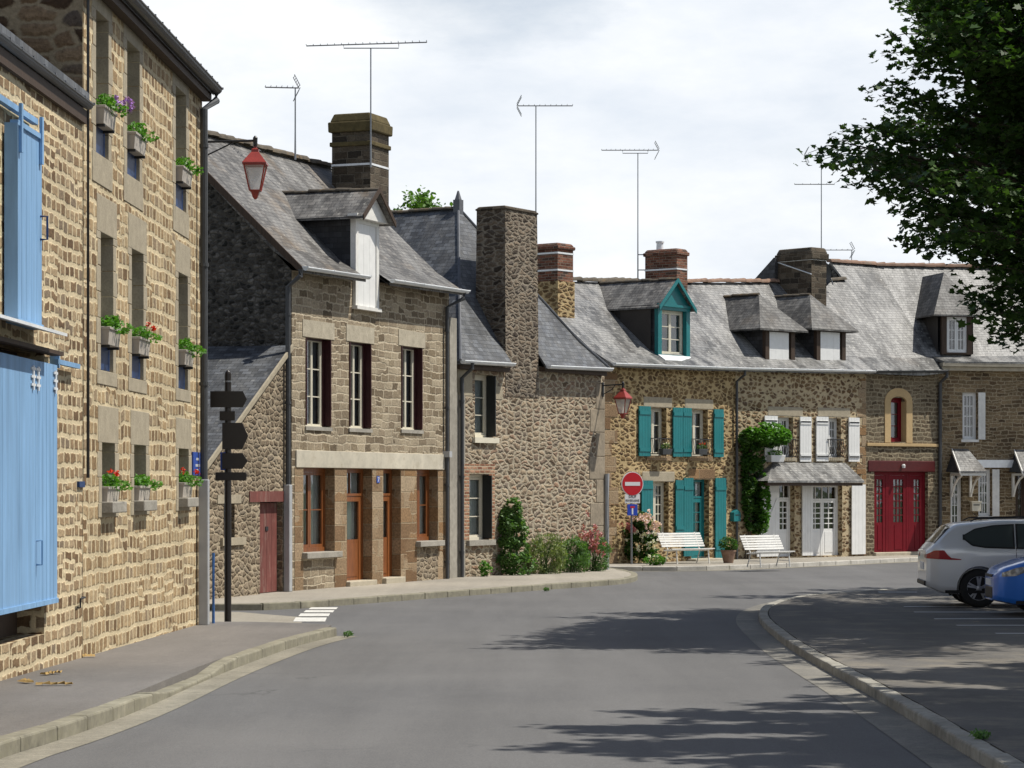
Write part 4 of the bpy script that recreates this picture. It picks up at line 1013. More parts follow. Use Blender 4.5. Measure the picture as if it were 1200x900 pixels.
for xa, xb in ((None, hcx0), (hcx1, None)):
    q0 = FL if xa is None else onf(FL, FR, xa); q1 = FR if xb is None else onf(FL, FR, xb); q2 = kFR if xb is None else onf(kFL, kFR, xb); q3 = kFL if xa is None else onf(kFL, kFR, xa)
    m.face([q0, q1, q2, q3]); m.face([(p[0], p[1], p[2] - .08) for p in (q0, q3, q2, q1)]); m.face([q0, (q0[0], q0[1], q0[2] - .08), (q1[0], q1[1], q1[2] - .08), q1])
    for c0_, c1_ in ((q0, q3), (q1, q2)): m.face([c0_, c1_, (c1_[0], c1_[1], c1_[2] - .08), (c0_[0], c0_[1], c0_[2] - .08)])
m.face([kFL, kFR, A]); m.face([BL, FL, kFL, kBL]); m.face([kBL, kFL, A, Ab]); m.face([FR, BR, kBR, kFR]); m.face([kFR, kBR, Ab, A]); m.face([BR, BL, kBL, kBR]); m.face([kBR, kBL, Ab])
m.face([(p[0], p[1], p[2] - .08) for p in (kFL, BL, BR, kFR)])
for a, b in ((FR, BR), (BR, BL), (BL, FL)): m.face([a, (a[0], a[1], a[2] - .08), (b[0], b[1], b[2] - .08), b])
m.build('roof', S_H, H.root)
ridge_tiles(H, A, Ab, M_RIDGED, .07, .34)
MB().box(apx - .09, apx + .09, ay - .09, ay + .09, az - .15, az + .2).lathe([(.09, az + .2), (.07, az + .26), (.02, az + .42)], apx, ay, 8).build('finial', M_ZINCD, H.root)
hip = MB()
for F in (FL, FR):
    k_ = kick(F); hip.tube([(k_[0], k_[1], k_[2] + .02), (A[0], A[1], A[2] + .02)], .035, 6); hip.tube([(F[0], F[1], F[2] + .02), (k_[0], k_[1], k_[2] + .02)], .035, 6)
hip.build('hip_flashing', M_ZINCD, H.root)
hy1 = H.yl(556.5, hcx0)
chH_top = H.z(240, hcx0, 0)
chH = chimney(H, hcx0, hcx1, -.012, hy1, eH0 - .7, chH_top, M_HC, M_CHD, taper=.03, capo=.03, caph=.10)
gutter(H, (L0, fy - .05, e0z + .0), (hcx0 - .04, fy - .05, eH0 + (eH1 - eH0) * .45), M_ZINC, .07, False)
gutter(H, (hcx1 + .04, fy - .05, eH0 + (eH1 - eH0) * .62), (R0, fy - .05, e1z), M_ZINC, .07, False)
m = MB().box(L0 + .05, hcx0 - .03, fy + .04, 0, eH0 - .15, eH0 - .05); m.box(hcx1 + .03, R0 - .05, fy + .04, 0, eH1 - .16, eH1 - .06); m.build('eaves_board', M_BRW, H.root)
for rc, cu in ((wu, M_CREAM), (wd, M_CURT2)):
    window(H.root, rc, .16, 1, 1, 3, M_CREAM, fr=.07, curtain=M_CURT)
    for x0, x1 in ((rc[1] - .04, rc[1] - .004),): MB().box(x0, x1, -.09, .15, rc[2] + .03, rc[3] - .02).build('shutter', M_DKW, H.root)
slab(H.root, 'window_sill', wu[0] - .1, wu[1] + .18, wu[2] - .12, wu[2] + .004, M_CREAM, .07, .16)
slab(H.root, 'window_sill', wd[0] - .1, wd[1] + .18, wd[2] - .12, wd[2] + .004, M_SILL, .08, .16)
slab(H.root, 'brick_surround', wd[0] - .22, wd[0] + .004, wd[2], wd[3] + .02, M_BRICK, .01, .16); slab(H.root, 'brick_surround', wd[1] - .004, wd[1] + .25, wd[2], wd[3] + .02, M_BRICK, .01, .16)
slab(H.root, 'brick_lintel', wd[0] - .22, wd[1] + .25, wd[3] + .02, wd[3] + .24, M_BRICK, .012, .16)
slab(H.root, 'lintel_stone', wu[1] + .004, wu[1] + .42, wu[2] + .9, wu[2] + 1.2, M_GRANG, .01, .1)
slab(H.root, 'rendered_patch', .03, wu[0] - .12, wu[3] - .5, eH0 - .16, M_GRANG, .008, .1)
quoins(H, H.W, -1, H.gz(H.W), eH1 - .3, M_QUOIN, .62, .42, .75, .014)
slab(H.root, 'rendered_edge', 0.0, H.u(545), Z0, eH0 - .6, M_REND, .006, .1)
downpipe(H, H.u(541.5, -.07), -.07, H.gz(), eH0 - .1, M_PIPE, .045, (.1, -.36, eH0 - .02))
MB().tube([(H.W + .03, -.06, H.gz(H.W)), (H.W + .03, -.06, H.z(555, H.W))], .06, 8).build('service_pipe', M_PIPEG, H.root)

# ---------- far row: C, C2, D, E
pts = [(2.47, 68.5), (6.42, 73.5), (10.72, 77.5), (13.25, 79.5), (23.5, 81.9)]
HC = House('stone_house', pts[0], pts[1], 'ochre stone house with turquoise shutters and a turquoise gabled dormer', 'house')
HC2 = House('stone_house', pts[1], pts[2], 'beige stone house with white shutters, slate canopy and two hipped dormers with white boards', 'house')
HD = House('stone_house', pts[2], pts[3], 'narrow grey stone house with dark red glazed doors and a red arched window', 'house')
HE = House('stone_house', pts[3], pts[4], 'brown stone house behind the cars with little bracketed porch roofs and white windows', 'house')
def ang(A_, B_): return math.atan2(A_.dy, A_.dx) - math.atan2(B_.dy, B_.dx)
mi = [0.0, math.tan(ang(HC, HC2) / 2), math.tan(ang(HC2, HD) / 2), math.tan(ang(HD, HE) / 2)]
def mit(pr, x, k): return [(x + k * y, y, z) for (_, y, z) in pr]
# C
C = HC; yr = 2.9
eC0, eC1 = C.z(427, 0, -.3), C.z(432.5, C.W, -.3); rC0, rC1 = C.z(327, 0, yr), C.z(330, C.W, yr)
cu1, cu2 = C.rect(761, 781, 478, 534), C.rect(809, 829.5, 480, 534.5)
cl = C.rect(762.5, 783.5, 565, 628.5); cdr = C.rect(810, 831, 562, 655); cdr[2] = C.gz(cdr[0]) + .05
facade(C, Z0, eC0, eC1, [cu1, cu2, cl, cdr], M_C, .26)
gable(C, 0, 2 * yr, Z0, eC0, rC0 - .05, yr, M_C); backwall(C, 2 * yr, Z0, eC0, M_C)
pc0 = prof(-.06, eC0 + .02, rC0, yr); pc1 = prof(C.W, eC1 + .02, rC1, yr)
roof(C, pc0, mit(pc1, C.W, mi[1]), S_C, sag=.04)
ridge_tiles(C, (0, yr, rC0), (C.W + mi[1] * yr, yr, rC1), M_RIDGED, .10, .34)
gutter(C, (-.05, -.36, eC0 + .02), (C.W, -.36, eC1 + .02), M_ZINC, .06)
cyy = C.yl(654, 0)
chimney(C, -.02, .68, cyy, C.yl(612, 0), eC0, C.z(284, 0, cyy), M_CHB, M_CHB, straps=(C.z(297, 0, cyy), C.z(317, 0, cyy)), caph=.18)
slab(C.root, 'chimney_base', 0, 0, 0, 0, M_C) if False else None
MB().hexa([(-.05, cyy - .03, eC0), (.71, cyy - .03, eC0), (.71, C.yl(610, 0), eC0), (-.05, C.yl(610, 0), eC0)], [(-.05, cyy - .03, C.z(329, 0, cyy)), (.71, cyy - .03, C.z(329, 0, cyy)), (.71, C.yl(610, 0), C.z(329, 0, cyy)), (-.05, C.yl(610, 0), C.z(329, 0, cyy))]).build('chimney_base', M_C, C.root)
xw = C.W; cy0 = C.yl(793, xw - .5); cy1 = C.yl(756, xw - .5)
chC2 = chimney(C, xw - .5, xw + .05, cy0, cy1, eC1 + 1, C.z(292, xw, cy0), M_CHB, M_CHB, straps=(C.z(299, xw, cy0), C.z(317, xw, cy0)), caph=.2, pot=True)
du0, du1 = C.u(771.5, .25), C.u(808.5, .25)
dormer(C, du0, du1, .25, C.z(416, du0, .25), C.z(357.5, du0, .25), C.z(326.5, (du0 + du1) / 2, .1), 2.0, M_TURQ, S_B, 'gable', .13, win=dict(lv=2, cols=1, rows=3, mat=M_CREAM, curtain=M_CURT2, fr=.05), post=.17, Lr=2.6, ridge=M_RIDGED, rec=.14)
MB().hexa([(du0, .02, C.z(424, du0) + .02), (du1 + .1, .02, C.z(424, du0) + .02), (du1, .26, C.z(416, du0) - .02), (du0, .26, C.z(416, du0) - .02)], [(du0, .02, C.z(424, du0) + .06), (du1 + .1, .02, C.z(424, du0) + .06), (du1, .26, C.z(416, du0) + .03), (du0, .26, C.z(416, du0) + .03)]).build('lead_apron', M_ZINC, C.root)
for rc in (cu1, cu2):
    o = window(C.root, rc, .17, 2, 1, 3, M_CREAM, fr=.05, curtain=M_CURT2)
    m = MB(); z0_, z1_ = rc[2] + .04, rc[2] + .46
    for zz in (z0_, z1_): m.box(rc[0] - .03, rc[1] + .03, -.10, -.08, zz, zz + .025)
    n_ = 7
    for k in range(n_ + 1): x = rc[0] + (rc[1] - rc[0]) * k / n_; m.tube([(x, -.09, z0_), (x, -.13, z0_ + .2), (x, -.09, z1_)], .009, 5)
    for x in (rc[0] - .02, rc[1] + .02): m.box(x - .008, x + .008, -.10, 0, z1_, z1_ + .02)
    m.build('balconette', M_IRON, C.root)
    slab(C.root, 'lintel_stone', rc[0] - .28, rc[1] + .28, rc[3], rc[3] + .30, M_GRANG, .01, .17, .03); slab(C.root, 'window_sill', rc[0] - .15, rc[1] + .2, rc[2] - .13, rc[2], M_PIER, .03, .17)
for x0, x1, rc in ((747, 760.5, cu1), (787, 798, cu1), (798.5, 808.5, cu2), (835, 846, cu2)):
    shutter(C.root, C.u(x0), C.u(x1), rc[2] - .02, rc[3] + .03, M_TURQ, zbar=False, n=4)
window(C.root, cl, .17, 2, 2, 5, M_CREAM, fr=.05, curtain=M_CURT2, bar=.03); slab(C.root, 'lintel_stone', cl[0] - .4, cl[1] + .3, cl[3], cl[3] + .30, M_GRANG, .01, .17, .03); slab(C.root, 'window_sill', cl[0] - .05, cl[1] + .1, cl[2] - .12, cl[2], M_CREAM, .03, .17)
slab(C.root, 'lintel_stone', cdr[0] - .15, cdr[1] + .3, cdr[3], cdr[3] + .30, M_PIER, .012, .17, .03)
window(C.root, cdr, .17, 1, 2, 3, M_TURQ, fr=.07, st=.12, curtain=M_CURT, kick=.75, transom=.4, name='glazed_door', door=True)
MB().box(cdr[0] - .2, cdr[1] + .3, -.3, .2, C.gz(4) - .1, cdr[2] + .01).build('door_step', M_GRAN, C.root, bevel=.02)
for x0, x1, yt_, yb_ in ((750, 763, 563, 623), (790, 799, 562.5, 627), (799.5, 810.5, 560, 652), (836.5, 849, 560, 655)):
    a, b = C.u(x0), C.u(x1); shutter(C.root, a, b, C.z(yb_, a), C.z(yt_, a), M_TURQ, n=4)
quoins(C, 0, 1, C.gz(), eC0 - .2, M_PIER, .42, .32, .6, .012)
downpipe(C, C.W - .06, -.08, C.gz(C.W), eC1 - .1, M_PIPE, .04, (C.W - .06, -.36, eC1 - .04))
# C2
C = HC2
eE0, eE1 = eC1, C.z(435.5, C.W, -.3); rE0, rE1 = rC1, C.z(329.5, C.W, yr)
q1, q2 = C.rect(910, 929.5, 489, 536), C.rect(968, 985.5, 490, 536)
q3, q4 = C.rect(911, 931, 567, 651), C.rect(950.5, 987, 567, 648)
for q in (q3, q4): q[2] = C.gz(q[0]) + .04
facade(C, Z0, eE0, eE1, [q1, q2, q3, q4], M_C2, .26); backwall(C, 2 * yr, Z0, eE0, M_C2)
p0_ = prof(0, eE0 + .02, rE0, yr); p1_ = prof(0, eE1 + .02, rE1, yr)
roof(C, mit(p0_, 0, -mi[1]), mit(p1_, C.W, mi[2]), S_C, sag=.03)
ridge_tiles(C, (-mi[1] * yr, yr, rE0), (C.W + mi[2] * yr, yr, rE1), M_TERRA, .10, .34)
gutter(C, (0, -.36, eE0 + .02), (C.W, -.36, eE1 + .02), M_ZINC, .055)
for i, rc in enumerate((q1, q2)):
    window(C.root, rc, .17, 2, 2, 4, M_WHITE, fr=.045, bar=.026)
    m = MB(); z0_, z1_ = rc[2] + .02, rc[2] + .52
    for zz in (z0_, z1_): m.box(rc[0] - .03, rc[1] + .03, -.10, -.08, zz, zz + .025)
    for k in range(8):
        x = rc[0] + (rc[1] - rc[0]) * k / 7; m.tube([(x, -.09, z0_), (x + .02, -.15, z0_ + .15), (x, -.10, z0_ + .33), (x, -.09, z1_)], .010, 5)
    for x in (rc[0] - .02, rc[1] + .02): m.box(x - .008, x + .008, -.10, 0, z1_, z1_ + .02)
    m.build('balconette', M_IRON, C.root)
    slab(C.root, 'lintel_stone', rc[0] - .4, rc[1] + .45, rc[3] + .01, rc[3] + .32, M_GRANG, .01, .17, .04); slab(C.root, 'window_sill', rc[0] - .12, rc[1] + .12, rc[2] - .1, rc[2], M_GRANG, .03, .17)
for x0, x1, rc in ((894.5, 909.5, q1), (936, 949, q1), (955, 969, q2), (993, 1005.5, q2)):
    shutter(C.root, C.u(x0), C.u(x1), rc[2] - .12, rc[3] + .03, M_WHITE, strap=M_IRON, n=4)
window(C.root, q3, .17, 1, 3, 5, M_WHITE, fr=.06, st=.07, kick=.8, transom=.34, name='glazed_door', door=True, bar=.03)
window(C.root, q4, .17, 2, 2, 5, M_WHITE, fr=.10, st=.07, kick=.8, transom=.34, name='glazed_door', door=True, bar=.03)
zt_, zb_ = C.z(567, C.u(890)), C.gz(1)
for x0, x1, kw in ((885.5, 911, dict(zbar=True, n=6)), (938.5, 951, {}), (996.5, 1012.5, {})):
    a, b = C.u(x0), C.u(x1); shutter(C.root, a, b, C.gz(a) + .06, C.z(567, a) - .02, M_WHITE, battens=(x0 == 885.5), **kw)
# slate canopy
ca, cb = C.u(899, -.75), C.u(1012, -.75); ta, tb = C.u(905), C.u(990); zc0, zc1 = C.z(563.5, C.u(905), -.75), C.z(541.5, C.u(915))
q = [(ca, -.78, zc0), (cb, -.78, zc0), (tb, -.02, zc1), (ta, -.02, zc1)]
m = MB().hexa([(x, y, z - .05) for x, y, z in q], q)
for A_, B_, E_ in (((ca, -.78, zc0), (ca + .1, 0, zc0), (ta, -.02, zc1)), ((cb, -.78, zc0), (tb, -.02, zc1), (cb - .1, 0, zc0))): m.face([A_, E_, B_] if A_[0] == ca else [A_, B_, E_]) if False else m.face([A_, B_, E_])
o = m.build('canopy', S_C, C.root)
m = MB().box(ca + .03, cb - .03, -.74, -.66, zc0 - .14, zc0 - .055)
for x in (ca + .25, (ca + cb) / 2, cb - .25): m.box(x - .04, x + .04, -.66, 0, zc0 - .13, zc0 - .06)
m.build('canopy_beam', M_BRW, o)
# dormers with hipped roofs
for x0, x1 in ((897.5, 931.5), (957.5, 991)):
    a, b = C.u(x0, .2), C.u(x1, .2); zz0 = C.z(425, a, .2); zz1 = C.z(383.5, a, .2)
    dd_ = dormer(C, a, b, .2, zz0, zz1, C.z(344.5, (a + b) / 2, .9), 2.0, M_BRW, S_DM, 'hip', .42, hip=1.0, post=.16, Lr=2.2, ridge=M_RIDGED, rec=.02)
    planks(a + .18, b - .25, .22, .26, zz0 + .03, zz1 - .12, 3, .004).build('white_boarding', M_WHITE, dd_)
    MB().box(a + .1, b, .02, .19, zz0 - .06, zz0 - .035).build('lead_apron', M_ZINC, dd_)
xw = C.W; cy0 = C.yl(951, xw - .75); cy1 = C.yl(911, xw - .75)
chE = chimney(C, xw - .75, xw - .05, cy0, cy1, eE1 + 1, C.z(291, xw, cy0), M_CHD, M_CHD, straps=(C.z(306, xw, cy0),), caph=.38, capo=.06)
m = MB().tube([(xw - .77, cy1, C.z(309, xw, cy1)), (xw - .77, cy0 - .02, C.z(323, xw, cy0))], .018, 5).build('brace', M_ZINC, chE)
# steep little roof against the chimney
bx, by = xw - .4, cy1
MB().hexa([(bx - .5, by, C.z(332, bx, by)), (bx + .5, by, C.z(332, bx, by)), (bx + .5, by + 1.0, C.z(332, bx, by)), (bx - .5, by + 1.0, C.z(332, bx, by))], [(bx - .5, by - .05, C.z(303, bx, by)), (bx + .5, by - .05, C.z(303, bx, by)), (bx + .5, by + .02, C.z(303, bx, by)), (bx - .5, by + .02, C.z(303, bx, by))]).build('slate_cricket', S_DK, chE)
quoins(C, C.W, -1, C.gz(C.W), eE1 - .2, M_PIER, .30, .22, .42, .01, wrap=False)
# D
Dh = HD; C = HD
eD0, eD1 = eE1, C.z(435, C.W, -.3)
rg = C.rect(1024.5, 1087.5, 553, 641); rg[2] = C.gz(1) + .09
aw = C.rect(1043.5, 1062, 466, 518)
facade(C, Z0, eD0, eD1, [rg, aw], M_D, .26); 
# one roof plane; its ridge steps up part-way along
rD = C.z(309, C.W, 3.5); yD = 3.5
def pd(x, e, r, yr_): return prof(x, e, r, yr_)
us = 2.37 - .35
slD = (rD - eD0) / (yD + .3); y2 = yr; r2 = rE1
p0_ = [(0 - mi[2] * y, y, z) for _, y, z in prof(0, eD0 + .02, r2, y2)]; p0_[-1] = (p0_[-1][0], 7.0, eD0)
pm_ = prof(0, eD0 + .02, rD, yD); zc__ = pm_[2][2] + (pm_[3][2] - pm_[2][2]) * (y2 - pm_[2][1]) / (yD - pm_[2][1])
p1_ = [(us, y, z) for _, y, z in pm_[:3]] + [(us, y2, zc__), (us, 7.0, eD0)]
roof(C, p0_, p1_, S_D)
ridge_tiles(C, (-mi[2] * y2, y2, r2), (us, y2, zc__), M_RIDGED, .09, .34)
p0_ = [(us, y, z) for _, y, z in prof(0, eD0 + .02, rD, yD)]; p1_ = mit(prof(0, eD1 + .02, rD, yD), C.W, mi[3])
roof(C, p0_, p1_, S_D)
ridge_tiles(C, (us - .05, yD, rD), (C.W + mi[3] * yD, yD, rD), M_TERRA, .11, .34)
MB().face([(us + .01, y2 - 2, eD0), (us + .01, yD, rD - .05), (us + .01, 7, eD0)]).build('gable_wall', M_BG, C.root)
backwall(C, 7, Z0, eD0, M_D)
gutter(C, (0, -.36, eD0 + .02), (C.W, -.36, eD1 + .02), M_PIPE, .055)
mcu = rg[0] + (rg[1] - rg[0]) * .5
w_ = rg[1] - rg[0]
cuts = [rg[0], rg[0] + w_ * .31, rg[0] + w_ * .69, rg[1]]
for k in range(3):
    window(C.root, [cuts[k] + .003, cuts[k + 1] - .003, rg[2], rg[3]], .12, 1, 2 if k != 1 else 3, 6, M_RED, fr=.10, st=.13, kick=.92, curtain=M_CURT, name='red_glazed_door', door=True, bar=.03)
slab(C.root, 'timber_lintel', rg[0] - .28, rg[1] + .3, rg[3] + .0, rg[3] + .34, M_DRED, .03, .11, .02)
MB().box(rg[0] - .05, rg[1] + .05, -.12, .3, C.gz(1) - .1, rg[2] + .01).build('door_step', M_GRAN, C.root, bevel=.02)
m = MB().lathe([(.05, rg[3] + .12), (.06, rg[3] + .2), (.03, rg[3] + .24)], mcu, -.09, 10).build('door_light', M_WHITE, C.root)
# arched ochre surround: jambs and ring
m = MB(); wj = .26; zc_ = aw[3] - .12; um = (aw[0] + aw[1]) / 2; hw = (aw[1] - aw[0]) / 2
for s_, x in ((-1, aw[0]), (1, aw[1])): m.box(min(x, x + s_ * wj), max(x, x + s_ * wj), -.02, .05, aw[2] - .02, zc_)
n_ = 10
for k in range(n_):
    t0, t1 = math.pi * k / n_, math.pi * (k + 1) / n_
    ri, ro = hw, hw + wj
    P4 = [(um + ri * math.cos(t0), zc_ + ri * .45 * math.sin(t0)), (um + ro * math.cos(t0), zc_ + (ri * .45 + wj) * math.sin(t0)), (um + ro * math.cos(t1), zc_ + (ri * .45 + wj) * math.sin(t1)), (um + ri * math.cos(t1), zc_ + ri * .45 * math.sin(t1))]
    m.prismy(P4, -.02, .05)
    # spandrel filling between arch and square head
    P5 = [(um + ri * math.cos(t0), zc_ + ri * .45 * math.sin(t0)), (um + ri * math.cos(t1), zc_ + ri * .45 * math.sin(t1)), (um + ri * math.cos(t1), zc_ + .16 + hw * .3), (um + ri * math.cos(t0), zc_ + .16 + hw * .3)]
m.box(aw[1] - .012, aw[1] - .002, -.018, .2, aw[2], zc_)
m.build('arched_surround', M_OCHRE, C.root)
window(C.root, aw, .2, 1, 1, 3, M_RED, fr=.09, curtain=M_CURT2)
slab(C.root, 'string_course', .0, C.W - .05, C.z(523, 1), C.z(519.5, 1), M_OCHRE, .06, .02, .01)
downpipe(C, C.W - .02, -.08, C.gz(C.W), eD1 - .1, M_PIPE, .055, (C.W - .02, -.36, eD1 - .04))
# E
C = HE; yD = 3.5
eX = C.z(434, 1, -.05)
we = C.rect(1128, 1145, 460, 515); wg = C.rect(1146.5, 1161.5, 550, 605); dE = C.rect(1114, 1128, 551, 650); dk = C.rect(1190, 1204, 551, 650)
for q in (dE, dk): q[2] = C.gz(q[0]) + .05
facade(C, Z0, eX, eX, [we, wg, dE, dk], M_E, .26); gable(C, C.W, 7, Z0, eX, rD, yD, M_E, side=1); backwall(C, 7, Z0, eX, M_E)
MB().box(.02, C.W + .1, -.22, .0, eX - .02, eX + .10).box(.02, C.W + .1, -.30, .0, eX + .103, eX + .22).build('cornice', M_GRAN, C.root, bevel=.01)
pe0 = mit([(0, -.3, eX + .26)] + prof(0, eD1 + .02, rD, yD)[1:], 0, -mi[3]); pe1 = prof(C.W + .1, eX + .26, rD, yD)
roof(C, pe0, pe1, S_D)
ridge_tiles(C, (-mi[3] * yD, yD, rD), (C.W, yD, rD), M_TERRA, .11, .34)
for rc in (we, wg):
    window(C.root, rc, .10, 1, 3, 4, M_WHITE, fr=.05, bar=.03); slab(C.root, 'window_sill', rc[0] - .05, rc[1] + .05, rc[2] - .08, rc[2], M_WHITEO, .03, .1)
    shutter(C.root, rc[1] + .02, rc[1] + .25, rc[2], rc[3], M_WHITEO, n=2, battens=False)
window(C.root, dE, .14, 1, 2, 6, M_WHITE, fr=.06, kick=.5, name='glazed_door', door=True, bar=.03)
window(C.root, dk, .14, 1, 2, 3, M_BRW, fr=.1, kick=1.1, name='dark_door', door=True)
for (xa, xb, ap, ybm, ytp) in ((1110, 1148, 1119, 552, 526), (1184, 1232, 1192, 552, 527)):
    zb2, zt2 = C.z(ybm, C.u(xa), -.95), C.z(ytp, C.u(xa), 0)
    a, b = C.u(ap + 6, -.95), C.u(xb + 8, -.95); c, d = C.u(ap - 3), C.u(ap + 15)
    q = [(a, -.98, zb2), (b, -.98, zb2), (d, -.01, zt2), (c, -.01, zt2)]
    r_ = MB().hexa([(x, y, z - .06) for x, y, z in q], q); r_.face([(b, -.98, zb2 - .03), (b - .15, -.01, zb2 - .03), (d, -.01, zt2 - .03)])
    o = r_.build('porch_roof', S_C, C.root)
    aw_ = C.u(xa - 2); MB().hexa([(aw_, -.02, zb2 - .02), (c, -.02, zt2 - .07), (a, -.95, zb2 - .06)], [(aw_ + .03, -.02, zb2 - .02), (c + .03, -.02, zt2 - .07), (a + .03, -.95, zb2 - .06)]).build('porch_end_shade', S_DK, o)  # dark panel stands in for the shade under the open porch end
    m = MB().box(a + .02, b - .02, -.95, -.88, zb2 - .14, zb2 - .065)
    for x in (a + .10, b - .14):
        m.box(x - .035, x + .035, -.88, -.01, zb2 - .14, zb2 - .07); m.box(x - .035, x + .035, -.09, -.01, zb2 - .80, zb2 - .14)
        m.tube([(x, -.85, zb2 - .14), (x, -.52, zb2 - .26), (x, -.25, zb2 - .48), (x, -.07, zb2 - .78)], .035, 6)
    m.hexa([(a, -.99, zb2 - .09), (c, -.01, zt2 - .09), (c, -.01, zt2 + .01), (a, -.99, zb2 + .01)], [(a - .03, -.99, zb2 - .09), (c - .03, -.01, zt2 - .09), (c - .03, -.01, zt2 + .01), (a - .03, -.99, zb2 + .01)])
    m.build('porch_bracket', M_WHITEO, o)
slab(C.root, 'porch_flashing', C.u(1142), C.u(1186), C.z(548, C.u(1160)), C.z(539, C.u(1160)), M_ZINC, .12, .02)
# dormer of the right-hand house
a, b = C.u(1104, .3), C.u(1139, .3)
dormer(C, a, b, .3, C.z(414, a, .3), C.z(367, a, .3), C.z(319, a + .5, 1.3), 2.6, M_BRW, S_DM, 'hip', .34, hip=1.2, post=.16, Lr=2.8, win=dict(lv=2, cols=2, rows=3, mat=M_WHITE, fr=.05), rec=.05)
MB().box(C.u(1113) - .2, C.u(1113) + .1, -.14, 0, C.z(461, .5), C.z(453, .5)).build('meter_box', M_PIPEG, C.root) if False else None

# ------------------------------------------------------------------ window boxes
def blob(cx, cy, cz, rx, ry, rz, n, rs, gap=0.0):
    r = np.random.RandomState(rs); p = r.normal(0, 1, (n, 3)); p /= np.linalg.norm(p, axis=1)[:, None]; p *= (r.uniform(0.25, 1, n) ** 0.45)[:, None]
    q = p * np.array([rx, ry, rz]) + np.array([cx, cy, cz])
    if gap:
        ph = np.sin(q[:, 0] * 3.1 / gap + rs) + np.sin(q[:, 1] * 2.7 / gap) + np.sin(q[:, 2] * 3.7 / gap + 1.3 * rs)
        q = q[ph > -0.75]
    return q
def planter(parent, w, h=.2, d=.17):
    m = MB(); t = .03
    lo = [(-w / 2 + t, -d + .02, 0), (w / 2 - t, -d + .02, 0), (w / 2 - t, -.02, 0), (-w / 2 + t, -.02, 0)]; hi = [(-w / 2, -d, h), (w / 2, -d, h), (w / 2, 0, h), (-w / 2, 0, h)]
    m.hexa(lo, hi); m.box(-w / 2 - .012, w / 2 + .012, -d - .012, .012, h - .025, h + .008)
    return m.build('planter', M_POT, parent, bevel=.006)
def flower_balls(name, mat, pts, size, parent, rs):
    r = np.random.RandomState(rs)
    for i, p in enumerate(pts): leaves(name, mat, np.array(p) + r.normal(0, size * .55, (22, 3)), size * 1.1, OVAL, 1.2, rs + i, parent)
boxes_px = [(115, 138, 123, 143, 'p'), (152, 173, 154, 174, 'g'), (208, 224, 194, 209, 'g'), (120, 142, 383, 399, 'g'), (155, 179, 395, 411, 'r'), (210, 226, 410, 425, 'g'), (120, 140, 571, 586, 'r'), (157, 176, 570, 584, 'g'), (209.5, 223, 566, 578, 'r')]
blab = ['taupe window box with purple flowers on the top-floor window nearest the barn', 'taupe window box of plain green leaves at the middle window of the top floor', 'taupe window box with pale green leaves at the top-floor window beside the downpipe',
        'leafy green window box at the first-floor window nearest the barn', 'window box with red and orange blooms at the middle window of the first floor', 'window box with trailing light green leaves at the first-floor window beside the downpipe',
        'ground-floor window box with red geraniums at the window nearest the barn', 'ground-floor window box of bushy green leaves at the middle window', 'ground-floor window box with red flowers beside the blue street name plaque']
for i, (x0, x1, y0, y1, kind) in enumerate(boxes_px):
    rc = T_ops[i]; xa = rc[0]; uc = (rc[0] + rc[1]) / 2; w = (rc[1] - rc[0]) * .92
    zt_ = HT.z(y0, rc[0], -.1); p = HT.w(uc, .07 if i < 6 else .10, zt_ - .2)
    e = empty('window_box', p, math.atan2(HT.dy, HT.dx), blab[i], 'window box', 'planted window boxes on the tall house')
    planter(e, w)
    MB().box(-w / 2 + .06, -w / 2 + .09, -.16, .14, -.03, 0).box(w / 2 - .09, w / 2 - .06, -.16, .14, -.03, 0).build('bracket', M_IRON, e)
    n = (520, 420, 420, 520, 420, 620, 480, 420, 420)[i]
    sp = (.10, .09, .08, .09, .08, .12, .10, .09, .10)[i]
    pts_ = np.concatenate([blob(0, -.09, .25, w * .46, .12, sp, n // 2, 11 + i, .10), blob(w * .25, -.20, .22, w * .34, .15, sp * .8, n // 3, 31 + i, .08), blob(-w * .2, -.15, .27, w * .3, .13, sp * .9, n // 3, 41 + i, .08)])
    leaves('foliage', L_BRIGHT, pts_, .055, OVAL, .8, 50 + i, e)
    r_ = random.Random(i * 5 + 2)
    if 'r' in kind: flower_balls('flower', F_RED, [(r_.uniform(-w * .45, w * .1), r_.uniform(-.3, -.08), .33 + r_.uniform(0, .06)) for _ in range(3)], .03, e, 70 + i)
    if 'p' in kind: flower_balls('flower', F_PUR, [(w * .35 + r_.uniform(-.1, .2), r_.uniform(-.42, -.15), .30 + r_.uniform(-.04, .1)) for _ in range(10)], .035, e, 90 + i)
